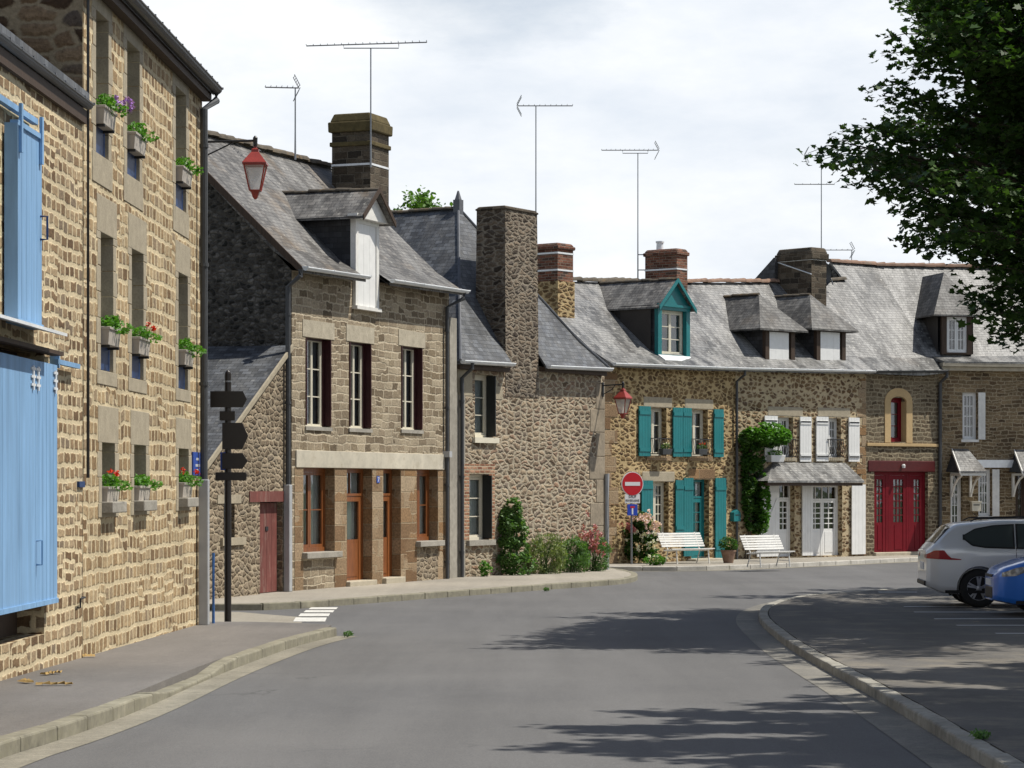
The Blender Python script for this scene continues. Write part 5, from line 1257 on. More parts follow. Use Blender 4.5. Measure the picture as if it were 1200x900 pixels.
# ------------------------------------------------------------------ street lanterns
def lantern(mount, yaw, label, arm=.72):
    e = empty('street_lamp', mount, yaw, label, 'street lamp', 'red wall lanterns')
    m = MB().tube([(0, 0, 0), (arm, 0, 0.02)], .018, 8).tube([(0, 0, -.22), (.25, 0, -.10), (arm * .6, 0, 0)], .011, 6); m.box(-.01, .012, -.04, .04, -.28, .08); m.lathe([(.03, -.07), (.035, .06), (.012, .09)], arm, 0, 10)
    m.build('bracket', M_IRON, e)
    m = MB(); A = math.pi / 4
    m.lathe([(.03, -.05), (.035, -.09), (.07, -.11), (.075, -.15), (.10, -.17), (.245, -.31), (.245, -.335), (.20, -.335)], arm, 0, 4, A)
    m.lathe([(.10, -.70), (.075, -.74), (.05, -.80), (.02, -.83)], arm, 0, 4, A)
    for k in range(4):
        t = A + k * math.pi / 2; c, s_ = math.cos(t), math.sin(t)
        m.tube([(arm + .215 * c, .215 * s_, -.33), (arm + .105 * c, .105 * s_, -.71)], .012, 5)
        t2 = t + math.pi / 2; c2, s2 = math.cos(t2), math.sin(t2)
        for rr, zz in ((.215, -.34), (.105, -.705)): m.tube([(arm + rr * c, rr * s_, zz), (arm + rr * c2, rr * s2, zz)], .010, 5)
    m.build('lantern_frame', M_LRED, e, bevel=0)
    gl = MB()
    for k in range(4):
        t = A + k * math.pi / 2; t2 = t + math.pi / 2; q = []
        for rr, zz, tt in ((.205, -.34, t), (.205, -.34, t2), (.10, -.70, t2), (.10, -.70, t)): q.append((arm + rr * math.cos(tt), rr * math.sin(tt), zz))
        gl.face(q)
    gl.build('lantern_glass', MATS['milky_glass'], e)
    return e
s = N('milky_glass'); s.n.remove(s.b); tb = s.add('BsdfTransparent', {'Color': (.9, .9, .9, 1)}); db_ = s.add('BsdfTranslucent', {'Color': (.75, .75, .72, 1)}); dg = s.add('BsdfGlossy', {'Roughness': .15}); m1 = s.add('MixShader', {0: .45, 1: tb.outputs[0], 2: db_.outputs[0]}); m2 = s.add('MixShader', {0: .12, 1: m1.outputs[0], 2: dg.outputs[0]}); s.l.new(m2.outputs[0], s.o.inputs['Surface'])
pm = HT.w(HT.W - .06, -.02, HT.z(167, HT.W))
lantern(pm, 0.0, 'red lantern high on the far corner of the tall golden house', (298 - 600) * 37.1 / 3000 - pm.x + .02)
pm = HH.w(HH.W - .12, -.03, HH.z(452, HH.W))
lantern(pm, math.atan2(-HH.dx, HH.dy), 'red lantern on the corner of the rubble house above the no entry sign', .56)

# ------------------------------------------------------------------ direction sign post
px_, py_ = G(267, 727, .12); gz_ = g(py_) + .11
e = empty('signpost', (px_, py_, gz_), 0, 'dark brown direction signpost seen from behind beside the tall golden house', 'signpost')
zz = lambda y: CAMH + (HOR - y) * py_ / FPX - gz_; xx = lambda x: (x - 267) * py_ / FPX
MB().lathe([(.052, -.1), (.052, zz(438)), (.045, zz(436)), (.02, zz(434))], 0, 0, 16).build('pole', M_BROWN, e)
m = MB()
for y in (447, 460, 476, 484, 500, 524, 534, 546, 557): m.lathe([(.06, zz(y) - .012), (.06, zz(y) + .012)], 0, 0, 14)
m.build('clamp', M_GALV, e)
def blade(x0, x1, y0, y1, tip, yy=-.07, rot=0.0, mat=None):
    za, zb = zz(y1), zz(y0); a, b = xx(x0), xx(x1); zc = (za + zb) / 2
    P5 = [(a, za), (b - tip, za), (b, zc), (b - tip, zb), (a, zb)] if tip > 0 else [(a, za), (b, za), (b, zb), (a, zb)]
    o = MB().prismy(P5, yy - .012, yy + .012).build('sign_blade', mat or M_BROWN, e, bevel=.004)
    return o
blade(247, 290, 458.5, 477.5, .06); blade(258, 276, 482, 493, 0, -.075); blade(261, 291.5, 495.5, 526.5, .09); blade(261, 291, 531, 549.5, .08); blade(253, 290, 553.5, 563, .02)
blade(258.5, 266, 530, 551, 0, -.03, mat=MATS['plaque_blue'])

# ------------------------------------------------------------------ no entry sign
def text_mesh(name, txt, size, mat, parent, loc, rot=(math.pi / 2, 0, 0), align='CENTER', depth=.002):
    cu = bpy.data.curves.new(name, 'FONT'); cu.body = txt; cu.size = size; cu.align_x = align; cu.align_y = 'CENTER'; cu.extrude = depth
    o = bpy.data.objects.new(name, cu); col.objects.link(o)
    me = bpy.data.meshes.new_from_object(o); bpy.data.objects.remove(o); bpy.data.curves.remove(cu)
    me.materials.clear(); me.materials.append(mat)
    o = bpy.data.objects.new(name, me); o.location = loc; o.rotation_euler = rot; o.parent = parent; col.objects.link(o); return o
sx_, sy_ = G(740, 661, .12); sz_ = g(sy_) + .11; k = sy_ / FPX
e = empty('road_sign', (sx_, sy_, sz_), math.radians(24), 'round red no entry sign on a grey post beside the pink flowering shrub', 'road sign')
zz = lambda y: CAMH + (HOR - y) * k - sz_
MB().tube([(0, 0, -.1), (0, 0, zz(556))], .03, 10).build('pole', M_GALV, e)
def disc(r, y0, y1, zc, n=40): return MB().prismy([(r * math.cos(2 * math.pi * i / n), zc + r * math.sin(2 * math.pi * i / n)) for i in range(n)], y0, y1)
M_SRED = plain('sign_red', (.50, .012, .02), .4, .04); M_SWHT = plain('sign_white', (.72, .72, .72), .4, .03); M_SBLU = plain('sign_blue', (.02, .06, .42), .4, .04); M_BLK = plain('sign_black', (.02, .02, .02), .5, .0)
zc = zz(567); o = disc(.325, -.06, -.04, zc).build('no_entry_disc', M_SWHT, e)
disc(.305, -.064, -.0605, zc).build('red_face', M_SRED, o); MB().box(-.225, .225, -.068, -.0645, zc - .05, zc + .05).build('white_bar', M_SWHT, o)
zc = zz(584.5); o = MB().box(-.225, .225, -.06, -.045, zc - .12, zc + .12).build('plate', M_SWHT, e, bevel=.003)
text_mesh('lettering', 'SAUF', .10, M_BLK, o, (0, -.0625, zc + .055)); text_mesh('lettering', 'RIVERAINS', .088, M_BLK, o, (0, -.0625, zc - .05))
zc = zz(597.5); o = MB().box(-.15, .15, -.06, -.045, zc - .15, zc + .15).build('dead_end_sign', M_SBLU, e, bevel=.003)
MB().box(-.125, .125, -.0605, -.0602, 0, 0.001)
m = MB().box(-.022, .022, -.064, -.0605, zc - .12, zc + .045); m.build('white_stem', M_SWHT, o); MB().box(-.065, .065, -.0645, -.0605, zc + .05, zc + .10).build('red_bar', M_SRED, o)

# ------------------------------------------------------------------ benches
def bench(label):
    e = empty('park_bench', (0, 0, 0), 0, label, 'bench', 'white slatted benches on the far pavement')
    L_ = 1.62; m = MB()
    for k in range(5):
        y = -.46 + k * .085; z = .43 - .012 * k; m.box(-L_ / 2, L_ / 2, y, y + .065, z, z + .028)
    m.build('seat', M_WHITEO, e, bevel=.006)
    m = MB()
    for k in range(6):
        t = k / 5; y = .0 + .20 * t; z = .50 + k * .072; m.hexa([(-L_ / 2, y, z), (L_ / 2, y, z), (L_ / 2, y + .028, z), (-L_ / 2, y + .028, z)], [(-L_ / 2, y + .018, z + .055), (L_ / 2, y + .018, z + .055), (L_ / 2, y + .046, z + .055), (-L_ / 2, y + .046, z + .055)])
    m.build('backrest', M_WHITEO, e, bevel=.006)
    for x in (-.6, .6):
        m = MB(); m.tube([(x, -.44, 0), (x, -.40, .40), (x, -.05, .38), (x, .02, .47), (x, .24, .93)], .020, 6); m.tube([(x, .12, 0), (x, -.02, .39)], .020, 6); m.box(x - .02, x + .02, -.46, -.42, 0, .02); m.tube([(x, -.42, .18), (x, .06, .18)], .012, 6)
        m.build('leg', M_WHITEO, e)
    return e
b1 = bench('white slatted bench under the turquoise-shuttered window beside the pink shrub')
bx, by = G(801, 660, .12); b1.location = (bx, by, g(by) + .115); b1.rotation_euler.z = R(36)
b1.scale = (.93, .93, .9); b2 = copy_tree(b1); b2['label'] = 'white slatted bench in front of the white-shuttered house below the climber'
bx, by = G(897, 664, .12); b2.location = (bx, by + .2, g(by) + .115); b2.rotation_euler.z = R(38); b2.scale = (.86, .9, .88)

# ------------------------------------------------------------------ letter boxes
C = HC
p = HC.w(HC.W - .12, 0, HC.z(611, HC.W)); e = empty('letter_box', p, math.atan2(HC.dy, HC.dx), 'small green letter box at the right edge of the turquoise-shuttered house', 'letter box', None)
MB().prismy([(-.17, 0), (.17, 0), (.17, .26), (.0, .34), (-.17, .26)], -.14, 0).build('box', M_TURQ, e, bevel=.01); MB().box(-.10, .10, -.145, -.139, .17, .2).build('slot', M_BLK, e)
p = HE.w(HE.u(1142), 0, HE.z(599, HE.u(1142))); e = empty('letter_box', p, math.atan2(HE.dy, HE.dx), 'cream letter box on the brown stone wall between glazed door and window', 'letter box')
MB().prismy([(-.15, 0), (.15, 0), (.15, .27), (-.15, .27)], -.16, 0).build('box', M_CREAM, e, bevel=.012); MB().box(-.17, .17, -.18, 0, .27, .30).build('lid', M_CREAM, e, bevel=.005); MB().box(-.10, .10, -.166, -.159, .18, .21).build('slot', M_BLK, e)

# ------------------------------------------------------------------ aerials and dish
def aerial(base, h, boom0, boom1, label, el=.30, n=14, yaw=0.0, mast=.022, refl=False, loop=False, tilt=0.0, second=None, standoff=None):
    e = empty('tv_aerial', base, yaw, label, 'tv aerial', 'rooftop aerials')
    MB().tube([(0, 0, 0), (0, 0, h)], mast, 8, mast * .7).build('mast', M_GALV, e)
    def boom(z, a, b, el, n, refl):
        m = MB().tube([(a, 0, z - tilt), (b, 0, z + tilt)], .014, 6)
        for i in range(n):
            t = i / (n - 1); x = a + (b - a) * t; zz_ = z + tilt * (2 * t - 1); w = el * (.7 + .3 * t)
            m.tube([(x, -w / 2, zz_ + .02), (x, w / 2, zz_ + .02)], .007, 5)
        if refl:
            x = b if refl > 0 else a; s_ = 1 if refl > 0 else -1
            for q in (-1, 1):
                for j in range(5): m.tube([(x + s_ * (.02 - j * .025), -.2, z + q * (.04 + j * .05)), (x + s_ * (.02 - j * .025), .2, z + q * (.04 + j * .05))], .007, 5)
                for yy in (-.2, .2): m.tube([(x + s_ * .03, yy, z + q * .02), (x - s_ * .09, yy, z + q * .25)], .009, 5)
        m.build('aerial_boom', M_GALV, e)
    boom(h + (.10 if loop else .0), boom0, boom1, el, n, refl)
    if loop: MB().tube([(boom0 * .42, 0, h + .10), (boom0 * .42, 0, h + .01), (boom1 * .5, 0, h + .01), (boom1 * .5, 0, h + .10)], .011, 6).build('boom_brace', M_GALV, e)
    if second: boom(second[0], second[1], second[2], .22, 6, 0)
    if standoff:
        m = MB()
        for z in standoff[0]: m.box(0, standoff[1], -.012, .012, z, z + .03)
        m.build('wall_bracket', M_GALV, e)
    return e
# on the chimney of the tan house
y0 = cyB = HB.Y(HB.W - .95, HB.yl(434, HB.W - .95)) - .12
p = P(434.5, 196, y0); h = (196 - 57) * y0 / FPX
aerial(p, h, (359 - 434.5) * y0 / FPX, (500 - 434.5) * y0 / FPX, 'long aerial on a tall mast strapped to the chimney of the tan house', .28, 18, 0, loop=True, tilt=.04)
y0 = HB.Y(2.2, 2.93); p = P(346, 187, HB.Y(3.0, 2.93)); y0 = p.y
aerial(p, 84 * y0 / FPX, (311 - 346) * y0 / FPX, .06, 'short aerial on the left part of the tan house roof ridge', .3, 7, .15, refl=1)
y0 = 66.5; p = P(628, 290, y0)
aerial(p, 166 * y0 / FPX, (607 - 628) * y0 / FPX, (671 - 628) * y0 / FPX, 'aerial on a tall mast behind the square chimney stack', .3, 11, 0, refl=-1)
MB().face([(0, 0, 0), (0, 0, 0), (0, 0, 0)]) if False else None
y0 = HC.Y(HC.W - .5, cy1) if False else 75.5; p = P(747.5, 326, y0)
aerial(p, 146 * y0 / FPX, (705 - 747.5) * y0 / FPX, (771 - 747.5) * y0 / FPX, 'aerial on a tall mast beside the brick chimney of the turquoise-shuttered house', .3, 13, 0, refl=1, loop=True, standoff=(((326 - 317) * y0 / FPX, (326 - 299) * y0 / FPX), .22))
y0 = 80.3; p = P(962.5, 336, y0)
aerial(p, 154 * y0 / FPX, (944 - 962.5) * y0 / FPX, (990 - 962.5) * y0 / FPX, 'two-tier aerial beside the dark chimney with its top boom reaching into the leaves', .3, 9, 0, refl=-1, second=((336 - 216) * y0 / FPX, (931 - 962.5) * y0 / FPX, (978 - 962.5) * y0 / FPX), standoff=(((336 - 304) * y0 / FPX, (336 - 318) * y0 / FPX), -.2))
y0 = 83; p = P(998, 311, y0)
aerial(p, 18 * y0 / FPX, (967 - 998) * y0 / FPX, .05, 'small low aerial on the terracotta ridge of the red-doored house', .3, 6, 0, refl=1, mast=.018)
y0 = 83.5; p = P(1089, 312, y0)
aerial(p, 22 * y0 / FPX, (1076 - 1089) * y0 / FPX, .35, 'small aerial on the right-hand roof ridge partly behind leaves', .3, 5, 0, mast=.015)
y0 = 79.9; p = P(967, 322, y0)
e = empty('satellite_dish', p, R(-62), 'dark round satellite dish beside the dark chimney', 'satellite dish')
m = MB()
rings = [(0.0, .06), (.15, .045), (.28, .01), (.38, -.04)]
for k in range(3):
    r0, d0 = rings[k]; r1_, d1_ = rings[k + 1]
    for j in range(20):
        t0, t1 = 2 * math.pi * j / 20, 2 * math.pi * (j + 1) / 20
        for off in (0, .012): m.face([(r0 * math.cos(t0), d0 + off, r0 * math.sin(t0)), (r1_ * math.cos(t0), d1_ + off, r1_ * math.sin(t0)), (r1_ * math.cos(t1), d1_ + off, r1_ * math.sin(t1)), (r0 * math.cos(t1), d0 + off, r0 * math.sin(t1))])
m.build('dish', M_PIPE, e, smooth=True); MB().tube([(0, .05, -.1), (0, .22, -.12), (0, .3, -.3)], .02, 6).build('bracket', M_GALV, e); MB().tube([(0, -.04, -.36), (0, -.42, -.05)], .012, 6).build('receiver_arm', M_GALV, e)

# ------------------------------------------------------------------ plants
def stems(parent, n, h, sp, rs, mat=None, r=.008):
    q = random.Random(rs); m = MB()
    for _ in range(n):
        a = q.uniform(0, 6.28); b = (q.uniform(-.08, .08), q.uniform(-.08, .08), -.05); t = (sp * math.cos(a) * q.uniform(.3, 1), sp * .7 * math.sin(a), h * q.uniform(.6, 1))
        m.tube([b, (t[0] * .4, t[1] * .4, t[2] * .55), t], r, 5, r * .4)
    return m.build('stem', mat or M_STEM, parent)
def plant(name, label, cat, loc, blobs, leafm, size, shape=OVAL, tilt=.9, flowers=None, st=(8, .6, .25), rs=1, group=None):
    e = empty(name, loc, 0, label, cat, group)
    stems(e, st[0], st[1], st[2], rs)
    pts_ = np.concatenate([blob(*b, rs * 7 + i, .25) for i, b in enumerate(blobs)])
    leaves('foliage', leafm, pts_, size, shape, tilt, rs, e)
    for f in flowers or []:
        fm, n, (cx, cy, cz, rx, ry, rz), fs = f; q = random.Random(rs + n)
        flower_balls('flower', fm, [(cx + q.gauss(0, rx * .6), cy + q.gauss(0, ry * .6), cz + q.gauss(0, rz * .6)) for _ in range(n)], fs, e, rs + n)
    return e
def hw_(px, y, dz=0): u_ = HH.u(px, y); p = HH.w(u_, y, 0); p.z = g(p.y) + .11 + dz; return p
plant('climbing_shrub', 'tall upright green shrub climbing the rubble wall right of the lower window', 'shrub', hw_(600, -.30), [(0, 0, .5, .42, .22, .5, 1500), (.02, .05, 1.0, .36, .2, .45, 1400), (-.05, .1, 1.25, .3, .15, .35, 700), (.03, .1, 1.5, .22, .12, .32, 600), (.1, 0, .25, .5, .25, .3, 700)], L_MID, .085, OVAL, .9, None, (9, 1.6, .3), 3)
plant('garden_plant', 'small green plant at the foot of the wall under the lower window', 'plant', hw_(569, -.25), [(0, 0, .18, .16, .15, .2, 260)], L_BRIGHT, .07, OVAL, .8, None, (5, .3, .12), 4)
plant('lavender_bush', 'bushy yellow-green plant with thin stems, between the tall shrub and the spiky plant', 'shrub', hw_(638, -.42), [(0, 0, .28, .48, .3, .36, 2000), (.1, 0, .5, .38, .25, .22, 800)], L_OLIVE, .085, BLADE, 1.3, [(F_ROSE, 8, (-.1, 0, .5, .3, .2, .1), .02)], (22, .8, .45), 5, 'plants at the foot of the rubble wall')
plant('grey_leaved_plant', 'spiky grey-green plant beside the pink flowers on the corner', 'plant', hw_(671, -.45), [(0, 0, .25, .38, .28, .34, 1500), (.05, 0, .45, .25, .2, .2, 400)], L_MID, .10, BLADE, 1.4, None, (16, .6, .35), 6, 'plants at the foot of the rubble wall')
plant('valerian', 'pink-red flowering valerian clump at the corner of the rubble house', 'plant', hw_(697, -.42), [(0, 0, .3, .35, .28, .38, 1500), (.1, -.05, .3, .3, .2, .3, 500)], L_MID, .085, BLADE, 1.2, [(F_ROSE, 30, (-.05, -.15, .68, .30, .15, .16), .038), (F_ROSE, 14, (.0, -.30, .42, .18, .08, .14), .038)], (18, .9, .35), 7, 'plants at the foot of the rubble wall')
x_, y_ = G(752, 661, .12); y_ += .3
plant('flowering_shrub', 'large dark-leaved shrub covered in pale pink and white blooms behind the no entry sign', 'shrub', (x_ + .02, y_ + .6, g(y_) + .11), [(0, 0, .45, .5, .3, .45, 1500), (.1, 0, .9, .45, .28, .35, 1400), (.0, 0, 1.15, .3, .2, .25, 700), (-.3, 0, .8, .25, .2, .3, 500)], L_DARK, .10, OVAL, .9,
      [(F_PINK, 26, (.10, -.34, 1.25, .36, .10, .14), .05), (F_PINK, 18, (.32, -.34, 1.0, .22, .10, .16), .05), (F_ROSE, 12, (-.34, -.32, .95, .16, .08, .12), .05), (F_WHT, 22, (.05, -.36, .65, .32, .08, .28), .04)], (10, 1.2, .4), 8)
x_, y_ = G(768, 663, .12); plant('garden_plant', 'low pale green plant with cream flowers at the left foot of the first bench', 'plant', (x_, y_ + .5, g(y_) + .11), [(0, 0, .14, .30, .2, .17, 600)], L_BRIGHT, .07, OVAL, .8, [(F_WHT, 8, (.1, -.1, .2, .2, .1, .06), .03)], (6, .25, .2), 9)
for o_ in list(col.objects):
    if o_.parent is None and o_.name.split('.')[0] in ('lavender_bush', 'grey_leaved_plant', 'valerian'): o_.scale = (1.15, 1.15, 1.35)
# climber trained on the white-shuttered house
u_ = HC2.u(873); p = HC2.w(u_, -.18, HC2.gz(u_))
e = empty('climbing_plant', p, math.atan2(HC2.dy, HC2.dx), 'green climber covering the left edge of the white-shuttered house up to its first window', 'climber')
hz = lambda y: HC2.z(y, u_) - p.z
wv = (HC2.u(905) - HC2.u(873))
sh_ = [(.3, -.1, hz(514), .85, .3, .34, 3000), (.85, -.12, hz(514), .5, .3, .28, 1200), (.1, -.02, hz(534), .50, .25, .5, 1700), (.1, 0, hz(556), .42, .2, .65, 1700), (.12, 0, hz(585), .42, .2, .6, 1600), (.25, 0, hz(610), .42, .2, .45, 1200), (.45, 0, hz(594), .16, .12, .75, 700)]
leaves('foliage', L_DARK, np.concatenate([blob(*b, 200 + i, .3) for i, b in enumerate(sh_)]), .11, OVAL, .8, 21, e)
leaves('new_growth', L_BRIGHT, np.concatenate([blob(.45, -.3, hz(508), .95, .26, .32, 3600, 301, .3), blob(1.2, -.2, hz(511), .35, .2, .25, 500, 302), blob(.42, -.2, hz(590), .2, .14, .9, 900, 303, .2)]), .12, OVAL, .7, 22, e)
m = MB()
for q in range(3): m.tube([(.1 * q - .1, .08, -.05), (.05 * q, .05, hz(600)), (.12 - .1 * q, .05, hz(560)), (.1 * q, .0, hz(525)), (.4 * q + .2, -.05, hz(512))], .025, 6, .01)
m.build('trunk', M_BARK, e)
u_ = HC2.u(904); p = HC2.w(u_, -.04, HC2.z(541.5, u_)); e = empty('window_box', p, math.atan2(HC2.dy, HC2.dx), 'white planter under the first white-shuttered window beside the climber', 'window box')
MB().hexa([(-.27, -.2, 0), (.27, -.2, 0), (.27, 0, 0), (-.27, 0, 0)], [(-.32, -.24, .2), (.32, -.24, .2), (.32, 0, .2), (-.32, 0, .2)]).build('planter', M_WHITE, e, bevel=.01); leaves('foliage', L_BRIGHT, blob(0, -.1, .26, .3, .12, .1, 200, 5), .06, OVAL, .8, 5, e)
x_, y_ = G(858, 661, .12); e = empty('flower_pot', (x_, y_ + 1.2, g(y_) + .115), 0, 'terracotta pot with a small bush between the two benches', 'flower pot')
MB().lathe([(.13, 0), (.20, .30), (.215, .31), (.215, .35), (.18, .35)], 0, 0, 16).build('pot', M_TERRA, e, smooth=False); leaves('foliage', L_DARK, blob(0, 0, .5, .28, .25, .22, 500, 6), .07, OVAL, .8, 6, e)
u_ = HC.u(768, -.1); 
for (hx, yp, fm) in ((HC.u(781, -.1), 524, F_WHT), (HC.u(823, -.1), 521, F_RED)):
    p = HC.w(hx - .2, -.14, HC.z(533, hx)); e = empty('window_box', p, math.atan2(HC.dy, HC.dx), 'small planter with yellow-white flowers on the left balconette of the turquoise-shuttered house' if fm is F_WHT else 'small planter with red flowers on the right balconette of the turquoise-shuttered house', 'window box')
    MB().hexa([(-.2, -.12, .0), (.2, -.12, .0), (.2, 0, .0), (-.2, 0, .0)], [(-.23, -.15, .16), (.23, -.15, .16), (.23, 0, .16), (-.23, 0, .16)]).build('planter', M_PIPE, e, bevel=.01)
    leaves('foliage', L_DARK, blob(0, -.07, .22, .22, .09, .1, 160, 15), .05, OVAL, .8, 15, e); flower_balls('flower', fm, [(x, -.1, .3) for x in (-.1, 0, .1)], .025, e, 16)
# weeds and fallen leaves
w_i = 0; lab = ['weed growing at the kerb in front of the shed', 'small weed tuft at the foot of the shed wall', 'weed in the joint of the middle kerb near the planted corner', 'grass tuft on the near end of the car park kerb', 'grass tuft where the car park kerb bends', 'small weed at the end of the left kerb']
for (px, py, s_) in ((322, 708.5, .14), (295, 697, .13), (640, 690, .10), (1150, 872, .10), (1040, 812, .08), (408, 742, .10)):
    x_, y_ = G(px, py, .06); s_ *= .7; e = leaves('weed', L_MID, blob(0, 0, s_ * .4, s_, s_ * .8, s_ * .5, 90, 400 + w_i), .06, BLADE, 1.2, 400 + w_i); e.location = (x_, y_, g(y_) + (.10 if w_i in (1, 3) else .02)); tag(e, lab[w_i], 'weed', 'weeds along kerbs and walls'); w_i += 1
M_DRY = plain('dry_leaf', (.36, .24, .09), .9, .3)
for i, (px, py, s_, l_) in enumerate(((64, 803, .17, 'curled brown leaf on the left pavement nearest the kerb'), (61, 790, .15, 'dry leaf on the left pavement close to the stone wall'), (30, 800, .10, 'small pale dry leaf on the pavement below the blue door'), (104, 770, .07, 'tiny dry leaf at the foot of the tall golden house'))):
    x_, y_ = G(px, py, .12); m = MB()
    for k in range(5):
        a = -1 + .5 * k; m.hexa([(s_ * (k - 2.5) * .4, -.04, .01 + .01 * (k % 2)), (s_ * (k - 1.6) * .4, -.04 + .015 * k, .012), (s_ * (k - 1.6) * .4, .05, .014), (s_ * (k - 2.5) * .4, .04, .012)], [(s_ * (k - 2.5) * .4, -.03, .03), (s_ * (k - 1.6) * .4, -.02, .035 + .01 * (k % 2)), (s_ * (k - 1.6) * .4, .03, .02), (s_ * (k - 2.5) * .4, .02, .03)])
    o = m.build('fallen_leaf', M_DRY, None, label=l_, cat='leaf', group='dry leaves on the pavement'); o.location = (x_, y_, g(y_) + .117); o.rotation_euler = (0, 0, i * 1.1)
m = MB()

# ------------------------------------------------------------------ cars
def interp(tab, x):
    if x <= tab[0][0]: return tab[0][1]
    for (a, b), (c, d) in zip(tab, tab[1:]):
        if x <= c: t = (x - a) / (c - a); return b + (d - b) * t
    return tab[-1][1]
def sinterp(tab, x):            # smoothed
    return sum(interp(tab, x + d) * w for d, w in ((-.06, .2), (-.03, .2), (0, .2), (.03, .2), (.06, .2)))
def car(name, label, loc, yaw, L_, W2, top, bot, belt, paint, wheels, rr, sidewin, front_x, rear_glass, lights, plan=None, group=None):
    """x runs from the visible end to the hidden end"""
    e = empty(name, loc, yaw, label, 'car', group)
    plan = plan or [(0, .80), (.06, .88), (.2, .95), (.6, 1.0), (L_ - .8, 1.0), (L_ - .25, .93), (L_ - .06, .84), (L_, .74)]
    def hw(x, z):
        w = W2 * interp(plan, x); zb = interp(belt, x)
        if z < zb: t = (zb - z) / zb; return w * (1 - .02 * t - .07 * t ** 3 - .015 * (1 if z > .62 else 0) * 0)
        return w * (1 - .015 - .24 * ((z - zb) / .52) ** 1.15)
    xs = sorted({0, .015, .04, .08, .12, .17} | {L_ * i / 64 for i in range(1, 65)} | {L_ - .02, L_ - .05, L_ - .1})
    m = MB(); nrow = []
    for x in xs:
        zt_, zb = sinterp(top, x), interp(bot, x); r = min(.10, (zt_ - zb) * .3); z1 = zt_ - r; row = []
        w0 = hw(x, zb); row.append((0, zb)); row.append((w0 - .12, zb)); row.append((w0 - .03, zb + .02))
        for i in range(16): z = zb + .07 + (z1 - zb - .07) * i / 15; row.append((hw(x, z), z))
        wt = hw(x, z1)
        for i in range(1, 5): t = math.pi / 2 * i / 4; row.append((wt - r * 1.3 * (1 - math.cos(t)), z1 + r * .85 * math.sin(t)))
        wl_ = row[-1][0]
        for f in (.66, .33, 0): row.append((wl_ * f, zt_ - r * .15 * f * f))
        nrow.append(row)
    n = len(nrow[0]); idx = []
    for x, row in zip(xs, nrow):
        b = len(m.v); full = [(x, -y, z) for y, z in row] + [(x, y, z) for y, z in reversed(row[1:-1])]
        m.v += full; idx.append((b, len(full)))
    for (a, k_), (b, _) in zip(idx, idx[1:]):
        for j in range(k_): j2 = (j + 1) % k_; m.f.append((a + j, a + j2, b + j2, b + j))
    a, k_ = idx[0]; m.f.append(tuple(a + j for j in reversed(range(k_)))); a, k_ = idx[-1]; m.f.append(tuple(a + j for j in range(k_)))
    body = m.build('body', paint, e, smooth=True)
    bm = bmesh.new(); bm.from_mesh(body.data); bmesh.ops.recalc_face_normals(bm, faces=bm.faces[:]); bm.to_mesh(body.data); bm.free()
    # wheel arches
    cm = MB()
    for wx in wheels:
        for s_ in (-1, 1):
            y0_, y1_ = sorted((s_ * (W2 - .24), s_ * (W2 + .3))); b = len(cm.v); K = 36; ra = rr + .045
            for yy in (y0_, y1_):
                for j in range(K): t = 2 * math.pi * j / K; cm.v.append((wx + ra * math.cos(t), yy, rr + ra * math.sin(t)))
            cm.f.append(tuple(b + j for j in range(K))); cm.f.append(tuple(b + K + j for j in reversed(range(K))))
            for j in range(K): j2 = (j + 1) % K; cm.f.append((b + j, b + K + j, b + K + j2, b + j2))
    cut = cm.build('cutter', None, None); bm = bmesh.new(); bm.from_mesh(cut.data); bmesh.ops.recalc_face_normals(bm, faces=bm.faces[:]); bm.to_mesh(cut.data); bm.free()
    md = body.modifiers.new('cut', 'BOOLEAN'); md.operation = 'DIFFERENCE'; md.object = cut; md.solver = 'EXACT'
    bp = body.parent; body.parent = None; dg_ = bpy.context.evaluated_depsgraph_get(); dg_.update()
    me = bpy.data.meshes.new_from_object(body.evaluated_get(dg_)); body.modifiers.clear(); body.data = me; body.parent = bp
    bpy.data.objects.remove(cut)
    me.materials.clear(); me.materials.append(paint)
    try: me.set_sharp_from_angle(angle=R(35))
    except Exception: pass
    M_TYRE = MATS.get('tyre_rubber') or plain('tyre_rubber', (.018, .018, .018), .8, .2, 30)
    M_RIM = MATS.get('alloy_rim') or plain('alloy_rim', (.45, .45, .46), .3, .05, 9, 0, .5, .8)
    M_TRIM = MATS.get('black_trim') or plain('black_trim', (.015, .015, .016), .45, .1)
    CG = MATS.get('car_glass') or None
    if CG is None:
        s = N('car_glass'); CG = s.fin((.05, .06, .06), .04, 1.0)
    def patch(nm, mat, xa, xb, lo, hi, off=.008, sides=(-1, 1), nx=26, nz=6, parent=body):
        for s_ in sides:
            m = MB()
            P_ = [[None] * (nz + 1) for _ in range(nx + 1)]
            for i in range(nx + 1):
                x = xa + (xb - xa) * i / nx; zl_, zh = interp(lo, x), interp(hi, x)
                for j in range(nz + 1): z = zl_ + (zh - zl_) * j / nz; P_[i][j] = (x, s_ * (hw(x, z) + off), z)
            for i in range(nx):
                for j in range(nz):
                    q = [P_[i][j], P_[i + 1][j], P_[i + 1][j + 1], P_[i][j + 1]]; m.face(q if s_ < 0 else q[::-1])
            m.build(nm, mat, parent, smooth=True)
    for (xa, xb, lo, hi) in sidewin:
        grow = .03
        patch('window_seal', M_TRIM, xa - .03, xb + .03, [(x, z - .028) for x, z in lo], [(x, z + .022) for x, z in hi], .005)
        patch('side_window', CG, xa, xb, lo, hi, .011)
